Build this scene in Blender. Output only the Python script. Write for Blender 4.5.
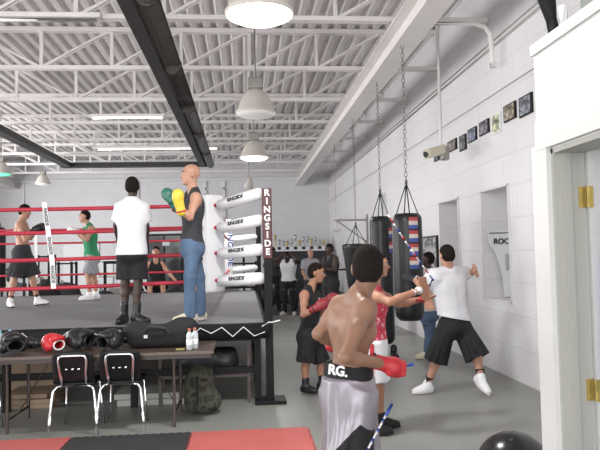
import bpy, math, random
import numpy as np
from mathutils import Vector, Matrix

for o in list(bpy.data.objects): bpy.data.objects.remove(o)
random.seed(7); np.random.seed(7)
C = bpy.context.scene.collection
PI = math.pi
V = lambda *a: np.array(a, float)

# ------------------------------------------------------------------ camera
YAW, PITCH, ROLL, FPX, CAMZ = 0.0853, 0.04587, 0.021, 650.0, 1.6
cam_d = bpy.data.cameras.new('camera'); cam = bpy.data.objects.new('camera', cam_d); C.objects.link(cam)
Rm = Matrix.Rotation(-YAW, 4, 'Z') @ Matrix.Rotation(PI/2 + PITCH, 4, 'X') @ Matrix.Rotation(-ROLL, 4, 'Z')
cam.matrix_world = Matrix.Translation((0, 0, CAMZ)) @ Rm
cam_d.sensor_fit = 'HORIZONTAL'; cam_d.sensor_width = 36; cam_d.lens = 36 * FPX / 600
cam_d.clip_start = .05
bpy.context.scene.camera = cam
RM = np.array(Rm.to_3x3())
def at(px, py, Y):
    d = RM @ V((px-300)/FPX, (225-py)/FPX, -1.0); t = Y / d[1]
    return V(0, 0, CAMZ) + d*t
def atz(px, py, Z):
    d = RM @ V((px-300)/FPX, (225-py)/FPX, -1.0); t = (Z-CAMZ) / d[2]
    return V(0, 0, CAMZ) + d*t
def atx(px, py, X):
    d = RM @ V((px-300)/FPX, (225-py)/FPX, -1.0); t = X / d[0]
    return V(0, 0, CAMZ) + d*t

# ------------------------------------------------------------------ world, lights, exposure
sc = bpy.context.scene
sc.view_settings.view_transform = 'Standard'; sc.view_settings.look = 'None'
sc.view_settings.gamma = 1; sc.view_settings.exposure = 0.06; sc.view_settings.use_curve_mapping = False
w = bpy.data.worlds.new('world'); sc.world = w; w.use_nodes = True
w.node_tree.nodes['Background'].inputs[0].default_value = (.86, .93, 1, 1)
w.node_tree.nodes['Background'].inputs[1].default_value = 1.0
def area(name, loc, rot, sx, sy, power, col):
    l = bpy.data.lights.new(name, 'AREA'); l.shape = 'RECTANGLE'; l.size = sx; l.size_y = sy
    l.energy = power; l.color = col
    o = bpy.data.objects.new(name, l); C.objects.link(o); o.location = loc; o.rotation_euler = rot
    return o
# daylight coming in through the big doorways behind the camera and along the left wall
area('daylight_back', (-2.5, -4.75, 2.2), (PI/2, 0, 0), 9, 3.6, 560, (1, .985, .965))
for y in (3.5, 10.5, 18.5):
    area('daylight_left', (-9.6, y, 2.3), (PI/2, 0, -PI/2), 4.4, 3.2, (380, 430, 560)[int(y/7)], (1, .985, .965))

# ------------------------------------------------------------------ materials
def mat(name, col, rough=.6, metal=0, noise=0, nscale=8, bump=0, bscale=40, spec=.5, emit=None, es=0, coat=0, sss=0, sheen=0, trans=0):
    m = bpy.data.materials.new(name); m.use_nodes = True; nt = m.node_tree; b = nt.nodes['Principled BSDF']
    b.inputs['Base Color'].default_value = (*col, 1); b.inputs['Roughness'].default_value = rough
    b.inputs['Metallic'].default_value = metal; b.inputs['Specular IOR Level'].default_value = spec
    if coat: b.inputs['Coat Weight'].default_value = coat; b.inputs['Coat Roughness'].default_value = .15
    if sss: b.inputs['Subsurface Weight'].default_value = sss; b.inputs['Subsurface Radius'].default_value = (.02, .008, .004)
    if sheen: b.inputs['Sheen Weight'].default_value = sheen
    if trans: b.inputs['Transmission Weight'].default_value = trans
    if emit: b.inputs['Emission Color'].default_value = (*emit, 1); b.inputs['Emission Strength'].default_value = es
    tc = nt.nodes.new('ShaderNodeTexCoord')
    if noise:
        n = nt.nodes.new('ShaderNodeTexNoise'); n.inputs['Scale'].default_value = nscale; n.inputs['Detail'].default_value = 5
        nt.links.new(tc.outputs['Object'], n.inputs['Vector'])
        mr = nt.nodes.new('ShaderNodeMapRange'); mr.inputs['From Min'].default_value = .25; mr.inputs['From Max'].default_value = .75
        mr.inputs['To Min'].default_value = 1-noise; mr.inputs['To Max'].default_value = 1+noise
        nt.links.new(n.outputs['Fac'], mr.inputs['Value'])
        mx = nt.nodes.new('ShaderNodeVectorMath'); mx.operation = 'SCALE'
        mx.inputs[0].default_value = col; nt.links.new(mr.outputs[0], mx.inputs['Scale'])
        nt.links.new(mx.outputs[0], b.inputs['Base Color'])
    if bump:
        n = nt.nodes.new('ShaderNodeTexNoise'); n.inputs['Scale'].default_value = bscale; n.inputs['Detail'].default_value = 3
        nt.links.new(tc.outputs['Object'], n.inputs['Vector'])
        bp = nt.nodes.new('ShaderNodeBump'); bp.inputs['Strength'].default_value = bump; bp.inputs['Distance'].default_value = .02
        nt.links.new(n.outputs['Fac'], bp.inputs['Height']); nt.links.new(bp.outputs[0], b.inputs['Normal'])
    return m
def block_mat(name, col, axis):
    m = mat(name, col, .55, noise=.035, nscale=.8); nt = m.node_tree; b = nt.nodes['Principled BSDF']
    tc = nt.nodes.new('ShaderNodeTexCoord'); sp = nt.nodes.new('ShaderNodeSeparateXYZ'); cb = nt.nodes.new('ShaderNodeCombineXYZ')
    nt.links.new(tc.outputs['Object'], sp.inputs[0])
    nt.links.new(sp.outputs[axis], cb.inputs[0]); nt.links.new(sp.outputs[2], cb.inputs[1])
    br = nt.nodes.new('ShaderNodeTexBrick'); br.inputs['Scale'].default_value = 1
    br.inputs['Brick Width'].default_value = .8; br.inputs['Row Height'].default_value = .4
    br.inputs['Mortar Size'].default_value = .012; br.inputs['Mortar Smooth'].default_value = .4
    br.inputs['Color1'].default_value = (1, 1, 1, 1); br.inputs['Color2'].default_value = (.985, .985, .985, 1); br.inputs['Mortar'].default_value = (.92, .92, .925, 1)
    nt.links.new(cb.outputs[0], br.inputs['Vector'])
    src = b.inputs['Base Color'].links[0].from_socket
    mx = nt.nodes.new('ShaderNodeMix'); mx.data_type = 'RGBA'; mx.blend_type = 'MULTIPLY'; mx.inputs[0].default_value = 1
    nt.links.new(src, mx.inputs[6]); nt.links.new(br.outputs['Color'], mx.inputs[7]); nt.links.new(mx.outputs[2], b.inputs['Base Color'])
    bp = nt.nodes.new('ShaderNodeBump'); bp.inputs['Strength'].default_value = .3; bp.inputs['Distance'].default_value = .01; bp.invert = True
    nt.links.new(br.outputs['Fac'], bp.inputs['Height']); nt.links.new(bp.outputs[0], b.inputs['Normal'])
    return m
def ramp_mat(name, cols, scale, rough=.6, detail=4, voronoi=False, bump=0):
    m = mat(name, cols[0], rough); nt = m.node_tree; b = nt.nodes['Principled BSDF']
    tc = nt.nodes.new('ShaderNodeTexCoord')
    n = nt.nodes.new('ShaderNodeTexVoronoi' if voronoi else 'ShaderNodeTexNoise'); n.inputs['Scale'].default_value = scale
    if not voronoi: n.inputs['Detail'].default_value = detail
    nt.links.new(tc.outputs['Object'], n.inputs['Vector'])
    r = nt.nodes.new('ShaderNodeValToRGB'); r.color_ramp.interpolation = 'CONSTANT'
    k = len(cols); e = r.color_ramp.elements
    while len(e) < k: e.new(.5)
    for i, c in enumerate(cols):
        e[i].position = 0 if i == 0 else .38 + .24*(i-1)/max(1, k-2) if k > 2 else .5; e[i].color = (*c, 1)
    nt.links.new(n.outputs['Distance'] if voronoi else n.outputs['Fac'], r.inputs[0]); nt.links.new(r.outputs[0], b.inputs['Base Color'])
    return m

M = {}
M['white_paint'] = mat('white_paint', (.74, .735, .74), .5, noise=.03)
M['steel_white'] = mat('steel_white', (.82, .79, .78), .5, noise=.06, nscale=3)
M['deck'] = mat('deck', (.70, .67, .67), .55, noise=.1, nscale=2)
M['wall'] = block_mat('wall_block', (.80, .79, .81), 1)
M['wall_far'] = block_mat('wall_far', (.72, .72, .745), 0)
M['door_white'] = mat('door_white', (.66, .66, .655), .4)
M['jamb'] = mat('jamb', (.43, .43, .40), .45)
M['brass'] = mat('brass', (.62, .48, .16), .35, .8)
M['black_metal'] = mat('black_metal', (.008, .008, .009), .5, spec=.2)
M['duct'] = mat('duct', (.022, .022, .02), .5, noise=.2, nscale=4)
M['duct_grey'] = mat('duct_grey', (.055, .052, .048), .4, noise=.25, nscale=5)
M['chrome'] = mat('chrome', (.75, .76, .78), .2, 1)
M['black_plastic'] = mat('black_plastic', (.008, .008, .009), .4, spec=.3)
M['black_leather'] = mat('black_leather', (.012, .013, .016), .36, spec=.4, noise=.25, nscale=5, bump=.15, bscale=9)
M['black_fabric'] = mat('black_fabric', (.012, .012, .014), .85, bump=.4, bscale=25)
M['dark_fabric'] = mat('dark_fabric', (.035, .036, .042), .85, bump=.4, bscale=25)
M['white_vinyl'] = mat('white_vinyl', (.86, .86, .88), .35)
M['white_fabric'] = mat('white_fabric', (.74, .74, .78), .85, bump=.55, bscale=11)
M['grey_fabric'] = mat('grey_fabric', (.33, .33, .36), .85, bump=.4, bscale=20)
M['green_fabric'] = mat('green_fabric', (.03, .24, .11), .85, bump=.4, bscale=20)
M['rope_red'] = mat('rope_red', (.50, .03, .06), .4)
M['rope_dark'] = mat('rope_dark', (.30, .03, .05), .5)
M['canvas'] = mat('canvas', (.185, .185, .20), .75, noise=.14, nscale=1.6, bump=.15, bscale=3)
M['skirt'] = mat('skirt', (.012, .013, .014), .6, spec=.25, bump=.4, bscale=5)
M['wood_top'] = mat('wood_top', (.065, .042, .032), .4, noise=.2, nscale=5)
M['brown_metal'] = mat('brown_metal', (.06, .045, .04), .45)
M['mat_red'] = mat('mat_red', (.47, .11, .10), .7, noise=.1, nscale=3, bump=.3, bscale=120)
M['mat_black'] = mat('mat_black', (.03, .031, .034), .7, noise=.2, nscale=4, bump=.3, bscale=120)
M['rubber'] = mat('rubber', (.045, .046, .05), .8, noise=.15, nscale=2)
M['lamp_shell'] = mat('lamp_shell', (.60, .56, .52), .45)
M['lamp_glow'] = mat('lamp_glow', (1, 1, 1), .5, emit=(1, 1, .97), es=5)
M['lamp_lens'] = mat('lamp_lens', (.62, .60, .57), .3, emit=(1, .98, .95), es=.22)
M['lamp_green'] = mat('lamp_green', (.1, .7, .4), .5, emit=(.25, 1, .65), es=.9)
M['tube_glow'] = mat('tube_glow', (1, 1, 1), .5, emit=(1, 1, 1), es=1.3)
M['galv'] = mat('galv', (.30, .29, .27), .4, .7)
M['blue'] = mat('blue', (.03, .12, .45), .5)
M['text_black'] = mat('text_black', (.01, .01, .01), .6)
M['text_white'] = mat('text_white', (.9, .9, .9), .6)
M['maroon'] = mat('maroon', (.075, .018, .02), .45)
M['glass_dark'] = mat('mirror_dark', (.05, .055, .06), .15)
M['poster_white'] = mat('poster_white', (.80, .82, .84), .5)
M['water'] = mat('water', (.75, .8, .85), .15, trans=.4)
M['cap_orange'] = mat('cap_orange', (.5, .16, .08), .5)
M['red_dark'] = mat('red_dark', (.26, .025, .035), .5, bump=.5, bscale=22)
M['red_glove'] = mat('red_glove', (.46, .02, .03), .5, bump=.5, bscale=22)
M['red_leather'] = mat('red_leather', (.55, .02, .03), .35)
M['wrap_white'] = mat('wrap_white', (.7, .66, .66), .8, bump=.5, bscale=60)
M['yellow_leather'] = mat('yellow_leather', (.72, .55, .06), .4)
M['green_leather'] = mat('green_leather', (.04, .16, .12), .4)
M['beige'] = mat('beige', (.62, .58, .45), .7, bump=.2)
M['eye_white'] = mat('eye_white', (.5, .46, .43), .4)
M['eye_dark'] = mat('eye_dark', (.02, .012, .01), .2)
M['hair'] = mat('hair', (.016, .012, .010), .95, bump=.5, bscale=110, spec=.15)
M['satin'] = mat('satin', (.30, .275, .315), .36, metal=.25, noise=.06, nscale=6, bump=.25, bscale=9)
M['blue_bead'] = mat('blue_bead', (.02, .07, .40), .3)
M['wood_pale'] = mat('wood_pale', (.30, .22, .155), .7, noise=.2, nscale=5)
M['camo'] = ramp_mat('camo', [(.012, .013, .011), (.03, .034, .022), (.065, .065, .048), (.014, .016, .010)], 9, .9)  # camouflage tones darkened to carry the shade under the table
M['red_print'] = ramp_mat('red_print', [(.45, .03, .06), (.55, .05, .09), (.75, .45, .5)], 28, .8)
M['foam'] = mat('foam', (.42, .43, .40), .8)
M['gold'] = mat('gold', (.55, .42, .2), .35, .6)
def denim():
    m = ramp_mat('denim', [(.10, .17, .30), (.12, .20, .34), (.14, .23, .38)], 5, .85); return m
M['denim'] = mat('denim', (.085, .14, .23), .85, noise=.25, nscale=7, bump=.5, bscale=14)
def skin(name, col, rough=.5, spec=.45, coat=0):
    return mat(name, col, rough, noise=.10, nscale=5, bump=.06, bscale=30, spec=spec, sss=.06, coat=coat)
M['skin_brown'] = skin('skin_brown', (.27, .145, .095), .5, .4, .03)
M['skin_dark'] = skin('skin_dark', (.05, .028, .021), .45)
M['skin_mid'] = skin('skin_mid', (.38, .19, .12))
M['skin_light'] = skin('skin_light', (.50, .27, .19))
M['skin_pale'] = skin('skin_pale', (.46, .25, .18))

# ------------------------------------------------------------------ object helpers
def wloc(o):
    l = Vector((0, 0, 0))
    while o is not None: l += o.location; o = o.parent
    return l
def tag(o, label=None, cat=None, group=None, kind=None):
    if label: o['label'] = label
    if cat: o['category'] = cat
    if group: o['group'] = group
    if kind: o['kind'] = kind
    return o
def thing(name, label, cat, loc, group=None):
    o = bpy.data.objects.new(name, None); C.objects.link(o); o.location = Vector([float(q) for q in loc]); o.empty_display_size = .1
    return tag(o, label, cat, group)
def link_mesh(name, verts, faces, m, parent=None, smooth=False):
    verts = np.asarray(verts, float)
    if parent is not None: org = np.array(wloc(parent))
    else:
        lo, hi = verts.min(0), verts.max(0); org = V((lo[0]+hi[0])/2, (lo[1]+hi[1])/2, lo[2])
    me = bpy.data.meshes.new(name)
    me.from_pydata((verts-org).tolist(), [], faces if isinstance(faces, list) else faces.tolist())
    me.materials.append(M[m] if isinstance(m, str) else m)
    if smooth: me.polygons.foreach_set('use_smooth', [True]*len(me.polygons))
    o = bpy.data.objects.new(name, me); C.objects.link(o)
    if parent is not None: o.parent = parent
    else: o.location = Vector(org.tolist())
    return o
def copy_tree(o, parent=None, shift=None):
    c = o.copy(); C.objects.link(c)
    if parent is not None: c.parent = parent
    if shift is not None: c.location = o.location + Vector([float(q) for q in shift])
    for ch in list(o.children): copy_tree(ch, c)
    return c
def unit(v): v = np.asarray(v, float); return v/(np.linalg.norm(v)+1e-12)
def frame(d, up=(0, 0, 1)):
    d = unit(d); up = np.asarray(up, float)
    if abs(np.dot(d, unit(up))) > .98: up = V(0, 1, 0)
    x = unit(np.cross(d, up)); y = np.cross(x, d); return x, y, d

class MB:
    def __init__(s): s.v = []; s.f = []
    def add(s, vs, fs):
        b = len(s.v); s.v.extend([tuple(map(float, q)) for q in vs]); s.f.extend([tuple(b+i for i in f) for f in fs]); return s
    def box(s, c, size, rz=0, bev=0, ax=None):
        c = np.asarray(c, float); hx, hy, hz = [q/2 for q in size]
        if ax is None: ax = [V(math.cos(rz), math.sin(rz), 0), V(-math.sin(rz), math.cos(rz), 0), V(0, 0, 1)]
        if bev <= 0:
            vs = [c+ax[0]*hx*a+ax[1]*hy*b+ax[2]*hz*d for d in (-1, 1) for b in (-1, 1) for a in (-1, 1)]
            return s.add(vs, [(0, 2, 3, 1), (4, 5, 7, 6), (0, 1, 5, 4), (2, 6, 7, 3), (0, 4, 6, 2), (1, 3, 7, 5)])
        b = min(bev, hx*.9, hy*.9, hz*.9)
        def ring(z, inset):
            out = []
            X, Y = hx-inset, hy-inset
            for sx, sy, a0 in ((1, 1, 0), (-1, 1, 90), (-1, -1, 180), (1, -1, 270)):
                for t in (0, 45, 90):
                    a = math.radians(a0+t); out.append(c+ax[0]*(sx*(X-b)+b*math.cos(a))+ax[1]*(sy*(Y-b)+b*math.sin(a))+ax[2]*z)
            return out
        rs = [ring(-hz, b*.7), ring(-hz+b*.3, b*.2), ring(-hz+b, 0), ring(hz-b, 0), ring(hz-b*.3, b*.2), ring(hz, b*.7)]
        vs = [q for r in rs for q in r]; n = 12; fs = []
        for k in range(5):
            for i in range(n): fs.append((k*n+i, k*n+(i+1) % n, (k+1)*n+(i+1) % n, (k+1)*n+i))
        fs.append(tuple(range(n-1, -1, -1))); fs.append(tuple(5*n+i for i in range(n)))
        return s.add(vs, fs)
    def tube(s, pts, r, n=8, closed=False):
        pts = [np.asarray(p, float) for p in pts]; m = len(pts); rs = r if hasattr(r, '__len__') else [r]*m
        vs = []; px = None
        for i, p in enumerate(pts):
            if closed: d = pts[(i+1) % m]-pts[i-1]
            else: d = pts[min(i+1, m-1)]-pts[max(i-1, 0)]
            d = unit(d)
            if px is None: x, y, _ = frame(d)
            else: x = unit(px-d*np.dot(px, d)); y = np.cross(d, x)
            px = x
            for k in range(n):
                a = 2*PI*(k+.5)/n; vs.append(p+rs[i]*(x*math.cos(a)+y*math.sin(a)))
        fs = []
        for i in range(m if closed else m-1):
            j = (i+1) % m
            for k in range(n): fs.append((i*n+k, i*n+(k+1) % n, j*n+(k+1) % n, j*n+k))
        if not closed: fs.append(tuple(range(n-1, -1, -1))); fs.append(tuple((m-1)*n+k for k in range(n)))
        return s.add(vs, fs)
    def lathe(s, prof, c, n=24, ax=(0, 0, 1), capped=True):
        c = np.asarray(c, float); x, y, d = frame(ax, (0, 1, 0)); vs = []; m = len(prof)
        for r, z in prof:
            for k in range(n):
                a = 2*PI*k/n; vs.append(c+d*z+r*(x*math.cos(a)+y*math.sin(a)))
        fs = []
        for i in range(m-1):
            for k in range(n): fs.append((i*n+k, i*n+(k+1) % n, (i+1)*n+(k+1) % n, (i+1)*n+k))
        if capped: fs.append(tuple(range(n-1, -1, -1))); fs.append(tuple((m-1)*n+k for k in range(n)))
        return s.add(vs, fs)
    def ball(s, c, r, n=16, m=10, ax=None):
        c = np.asarray(c, float); r = r if hasattr(r, '__len__') else (r, r, r)
        ax = ax or (V(1, 0, 0), V(0, 1, 0), V(0, 0, 1)); vs = []; fs = []
        for i in range(1, m):
            t = PI*i/m
            for k in range(n):
                a = 2*PI*k/n; vs.append(c+ax[0]*r[0]*math.sin(t)*math.cos(a)+ax[1]*r[1]*math.sin(t)*math.sin(a)+ax[2]*r[2]*math.cos(t))
        for i in range(m-2):
            for k in range(n): fs.append((i*n+k, (i+1)*n+k, (i+1)*n+(k+1) % n, i*n+(k+1) % n))
        vs.append(c+ax[2]*r[2]); vs.append(c-ax[2]*r[2]); t, b = len(vs)-2, len(vs)-1
        for k in range(n): fs.append((t, k, (k+1) % n)); fs.append((b, (m-2)*n+(k+1) % n, (m-2)*n+k))
        return s.add(vs, fs)
    def build(s, name, m, parent=None, smooth=False): return link_mesh(name, s.v, s.f, m, parent, smooth)

def text(name, body, size, origin, xdir, ydir, m, parent, ext=.003, bold=True, sx=1):
    cu = bpy.data.curves.new(name, 'FONT'); cu.body = body; cu.size = size; cu.extrude = ext; cu.align_x = 'CENTER'; cu.align_y = 'CENTER'
    if bold: cu.offset = size*.025
    o = bpy.data.objects.new(name, cu); C.objects.link(o)
    dg = bpy.context.evaluated_depsgraph_get(); dg.update()
    me = bpy.data.meshes.new_from_object(o.evaluated_get(dg))
    bpy.data.objects.remove(o); bpy.data.curves.remove(cu)
    x, y = unit(xdir), unit(ydir); z = np.cross(x, y); og = np.asarray(origin, float)
    vs = [og+x*v.co.x*sx+y*v.co.y+z*v.co.z for v in me.vertices]; fs = [tuple(p.vertices) for p in me.polygons]
    bpy.data.meshes.remove(me)
    return link_mesh(name, vs, fs, m, parent)

# ---- smooth solids: distance fields meshed with surface nets
class SDF:
    def __init__(s): s.ops = []
    def _b(s, pts, r): pts = np.array(pts); return pts.min(0)-r, pts.max(0)+r
    def cap(s, a, b, ra, rb=None, k=.03, mode='u'):
        a = np.asarray(a, float); b = np.asarray(b, float); rb = ra if rb is None else rb
        def fn(P):
            ab = b-a; t = np.clip(((P-a)@ab)/(ab@ab+1e-12), 0, 1)
            return np.sqrt((((P-a)-t[..., None]*ab)**2).sum(-1))-(ra+(rb-ra)*t)
        s.ops.append((mode, fn, *s._b([a, b], max(ra, rb)), k)); return s
    def ell(s, c, r, ax=None, k=.03, mode='u', noise=None):
        c = np.asarray(c, float); r = np.asarray(r if hasattr(r, '__len__') else (r,)*3, float)
        A = np.array(ax if ax is not None else np.eye(3))
        def fn(P):
            q = (P-c)@A.T; k0 = np.sqrt(((q/r)**2).sum(-1)); k1 = np.sqrt(((q/(r*r))**2).sum(-1))+1e-9
            return k0*(k0-1)/k1
        s.ops.append((mode, fn, c-r.max(), c+r.max(), k)); return s
    def box(s, c, h, ax=None, rad=.02, k=.02, mode='u'):
        c = np.asarray(c, float); h = np.asarray(h, float); A = np.array(ax if ax is not None else np.eye(3))
        def fn(P):
            q = np.abs((P-c)@A.T)-(h-rad); return np.sqrt((np.maximum(q, 0)**2).sum(-1))+np.minimum(q.max(-1), 0)-rad
        m = np.linalg.norm(h); s.ops.append((mode, fn, c-m, c+m, k)); return s
    def cone(s, a, b, ra, rb, amp=0, nf=7, k=.03, hollow=0, ph=0, flat=1.0):
        a = np.asarray(a, float); b = np.asarray(b, float); L = np.linalg.norm(b-a); x, y, d = frame(b-a, (0, 1, 0))
        def fn(P):
            q = P-a; t = (q@d)/L; u = q@x; v = q@y; v = v/flat
            ang = np.arctan2(v, u); tt = np.clip(t, 0, 1)
            R = ra+(rb-ra)*tt+amp*np.sin(nf*ang+ph+2.5*np.sin(3*ang))*tt
            rr = np.sqrt(u*u+v*v)
            D = np.maximum(np.maximum((rr-R)*.9, (t-1)*L), -t*L)
            if hollow: D = np.maximum(D, -np.maximum((rr-R+hollow), (.55-t)*L))
            return D
        s.ops.append(('u', fn, *s._b([a, b], max(ra, rb)*max(1, flat)+amp), k)); return s
    def plane(s, p, n, k=0):      # keep the side the normal points away from
        p = np.asarray(p, float); n = unit(n)
        s.ops.append(('i', lambda P: (P-p)@n, None, None, k)); return s
    def mesh(s, h):
        U = [o for o in s.ops if o[0] == 'u']
        lo = np.min([o[2] for o in U], 0)-3*h; hi = np.max([o[3] for o in U], 0)+3*h
        n = np.ceil((hi-lo)/h).astype(int)+1
        F = np.full(n, .2)
        ax = [lo[i]+h*np.arange(n[i]) for i in range(3)]
        for mode, fn, l, u, k in s.ops:
            if mode == 'o': F -= k; continue
            if l is None: sl = (slice(0, n[0]), slice(0, n[1]), slice(0, n[2]))
            else:
                pad = k+3*h; i0 = np.clip(np.floor((l-pad-lo)/h).astype(int), 0, n-1); i1 = np.clip(np.ceil((u+pad-lo)/h).astype(int)+1, 1, n)
                if (i1 <= i0).any(): continue
                sl = tuple(slice(i0[i], i1[i]) for i in range(3))
            G = np.stack(np.meshgrid(ax[0][sl[0]], ax[1][sl[1]], ax[2][sl[2]], indexing='ij'), -1)
            D = fn(G); A = F[sl]
            if mode == 'u':
                if k > 0: t = np.maximum(k-np.abs(A-D), 0)/k; F[sl] = np.minimum(A, D)-t*t*k*.25
                else: F[sl] = np.minimum(A, D)
            else:
                if mode == 's': D = -D
                if k > 0: t = np.maximum(k-np.abs(A-D), 0)/k; F[sl] = np.maximum(A, D)+t*t*k*.25
                else: F[sl] = np.maximum(A, D)
        for i in range(3):
            q = [slice(None)]*3; q[i] = 0; F[tuple(q)] = .1; q[i] = -1; F[tuple(q)] = .1
        S = F < 0; acc_i = []; acc_p = []; quads = []
        st = np.array([n[1]*n[2], n[2], 1])
        for a in range(3):
            s0 = [slice(None)]*3; s1 = [slice(None)]*3; s0[a] = slice(0, -1); s1[a] = slice(1, None)
            A = F[tuple(s0)]; B = F[tuple(s1)]; cr = S[tuple(s0)] != S[tuple(s1)]
            I = np.stack(np.nonzero(cr), -1); f0 = A[cr]; f1 = B[cr]; t = f0/(f0-f1)
            P = I.astype(float); P[:, a] += t; P = P*h+lo
            b, c = (a+1) % 3, (a+2) % 3; base = I@st; ids = []
            for db, dc in ((-1, -1), (0, -1), (0, 0), (-1, 0)):
                idx = base+db*st[b]+dc*st[c]; ids.append(idx); acc_i.append(idx); acc_p.append(P)
            Q = np.stack(ids, -1); fl = f0 >= 0; Q[fl] = Q[fl][:, ::-1]; quads.append(Q)
        ai = np.concatenate(acc_i); ap = np.concatenate(acc_p); q = np.concatenate(quads)
        u, inv = np.unique(ai, return_inverse=True); cnt = np.bincount(inv)
        vv = np.stack([np.bincount(inv, ap[:, i])/cnt for i in range(3)], -1)
        return vv, np.searchsorted(u, q)
    def build(s, name, m, parent=None, h=.01):
        v, f = s.mesh(h); return link_mesh(name, v, f, m, parent, True)

# ------------------------------------------------------------------ the setting
def struct(o): o['kind'] = 'structure'; return o
XR, XL, YF, YB, ZD = 3.3, -9.75, 25.0, -5.0, 5.34
floor_m = mat('floor_paint', (.25, .255, .238), .36, noise=.16, nscale=1.1, bump=.08, bscale=6)
struct(MB().box(((XR+XL)/2, 10, -.05), (XR-XL+1, 31, .1)).build('floor', floor_m))
struct(MB().box(((XR+XL)/2, 21.2, .006), (XR-XL-.02, 7.5, .012)).build('trim_3', 'rubber'))
# right wall, with two boarded window recesses
def yz(px, py): p = atx(px, py, XR); return p[1], p[2]
w2n, w2f = yz(510, 240)[0], yz(483.5, 240)[0]; w1n, w1f = yz(459.5, 240)[0], yz(441, 240)[0]
wz0, wz1 = yz(484, 298)[1], yz(483, 191)[1]
wr = MB(); TH = .55
for (y0, y1, z0, z1) in ((YB, YF, 0, wz0), (YB, YF, wz1, ZD), (YB, w2n, wz0, wz1), (w2f, w1n, wz0, wz1), (w1f, YF, wz0, wz1)):
    wr.box((XR+TH/2, (y0+y1)/2, (z0+z1)/2), (TH, y1-y0, z1-z0))
struct(wr.build('wall_right', 'wall'))
for i, (a, b) in enumerate(((w2n, w2f), (w1n, w1f))):
    wd = struct(MB().box((XR+TH-.04, (a+b)/2, (wz0+wz1)/2), (.05, b-a+.02, wz1-wz0+.02)).build('window_%d' % (i+1), 'white_paint'))
    fr = MB(); e = .02
    for (yy, zz, sy, sz) in (((a+b)/2, wz0-.0, b-a+.1, .035), ((a+b)/2, wz1, b-a+.1, .035), (a-.02, (wz0+wz1)/2, .035, wz1-wz0), (b+.02, (wz0+wz1)/2, .035, wz1-wz0)):
        fr.box((XR-.005, yy, zz), (.03, sy, sz))
    fr.build('window_frame', 'white_paint', wd)
fw = MB().box(((XR+XL)/2, YF+.15, ZD/2), (XR-XL+1.2, .3, ZD))
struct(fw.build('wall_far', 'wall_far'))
pl = MB()
for x in (-8.2, -4.0, -1.45, -.75):
    pl.box((x, YF-.03, 2.25), (.07, .06, 4.5))
pl.box((-1.1, YF-.03, 4.2), (.75, .06, .07)); pl.box(((XR+XL)/2, YF-.05, 4.55), (XR-XL, .1, .12))
struct(pl.build('trim_4', 'white_paint'))
struct(MB().box((-6.1, YF-.03, 1.1), (1.3, .05, 2.2)).build('door_2', 'poster_white'))
# left wall and the wall behind the camera stand on either side of big open doorways
wl = MB()
for (y0, y1, z0, z1) in ((YB, YF, 3.9, ZD), (YB, YF, 0, .7), (YB, 1.2, .7, 3.9), (5.8, 8.2, .7, 3.9), (12.8, 16.2, .7, 3.9), (20.8, YF, .7, 3.9)):
    wl.box((XL-.15, (y0+y1)/2, (z0+z1)/2), (.3, y1-y0, z1-z0))
struct(wl.build('wall_left', 'wall'))
wb = MB()
for (x0, x1, z0, z1) in ((XL, XR, 4.0, ZD), (XL, -7, 0, 4.0), (2, XR, 0, 4.0)): wb.box(((x0+x1)/2, YB-.15, (z0+z1)/2), (x1-x0, .3, z1-z0))
struct(wb.build('wall_back', 'wall_far'))
# corrugated roof deck
xs = []; x = XL-.3
while x < XR+.5: xs += [(x, 0), (x+.085, 0), (x+.12, .045), (x+.18, .045)]; x += .215
dv = [(a, YB-.3, ZD+z) for a, z in xs]+[(a, YF+.3, ZD+z) for a, z in xs]+[(a, YB-.3, ZD+z+.03) for a, z in xs]+[(a, YF+.3, ZD+z+.03) for a, z in xs]
n = len(xs); df = []
for i in range(n-1): df += [(i, n+i, n+i+1, i+1), (2*n+i, 2*n+i+1, 3*n+i+1, 3*n+i)]
struct(link_mesh('ceiling', dv, df, 'deck'))
# conduit along the right wall
zc = yz(500, 42)[1]
struct(MB().tube([(XR-.03, .5, zc), (XR-.03, YF-.02, zc)], .022, 6).tube([(XR-.03, .5, zc+.07), (XR-.03, YF-.02, zc+.07)], .014, 6).build('trim_1', 'steel_white'))
struct(MB().tube([(XR-.02, .5, zc-.62), (XR-.02, YF-.02, zc-.62)], .006, 5).build('trim_2', 'galv'))

# main beams the trusses rest on
ZB = 4.62
def beam(x, label):
    b = MB(); y0, y1 = 1, YF-.02
    b.box((x, (y0+y1)/2, ZB-.012), (.30, y1-y0, .024)).box((x, (y0+y1)/2, ZB-.34), (.30, y1-y0, .024)).box((x, (y0+y1)/2, ZB-.176), (.02, y1-y0, .305))
    tag(b.build('roof_beam', 'steel_white'), label, 'beam', 'main roof beams')
beam(2.12, 'white steel main beam running into depth above the punching bags')
beam(-8.5, 'white steel main beam running into depth above the far left side of the ring')
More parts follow.
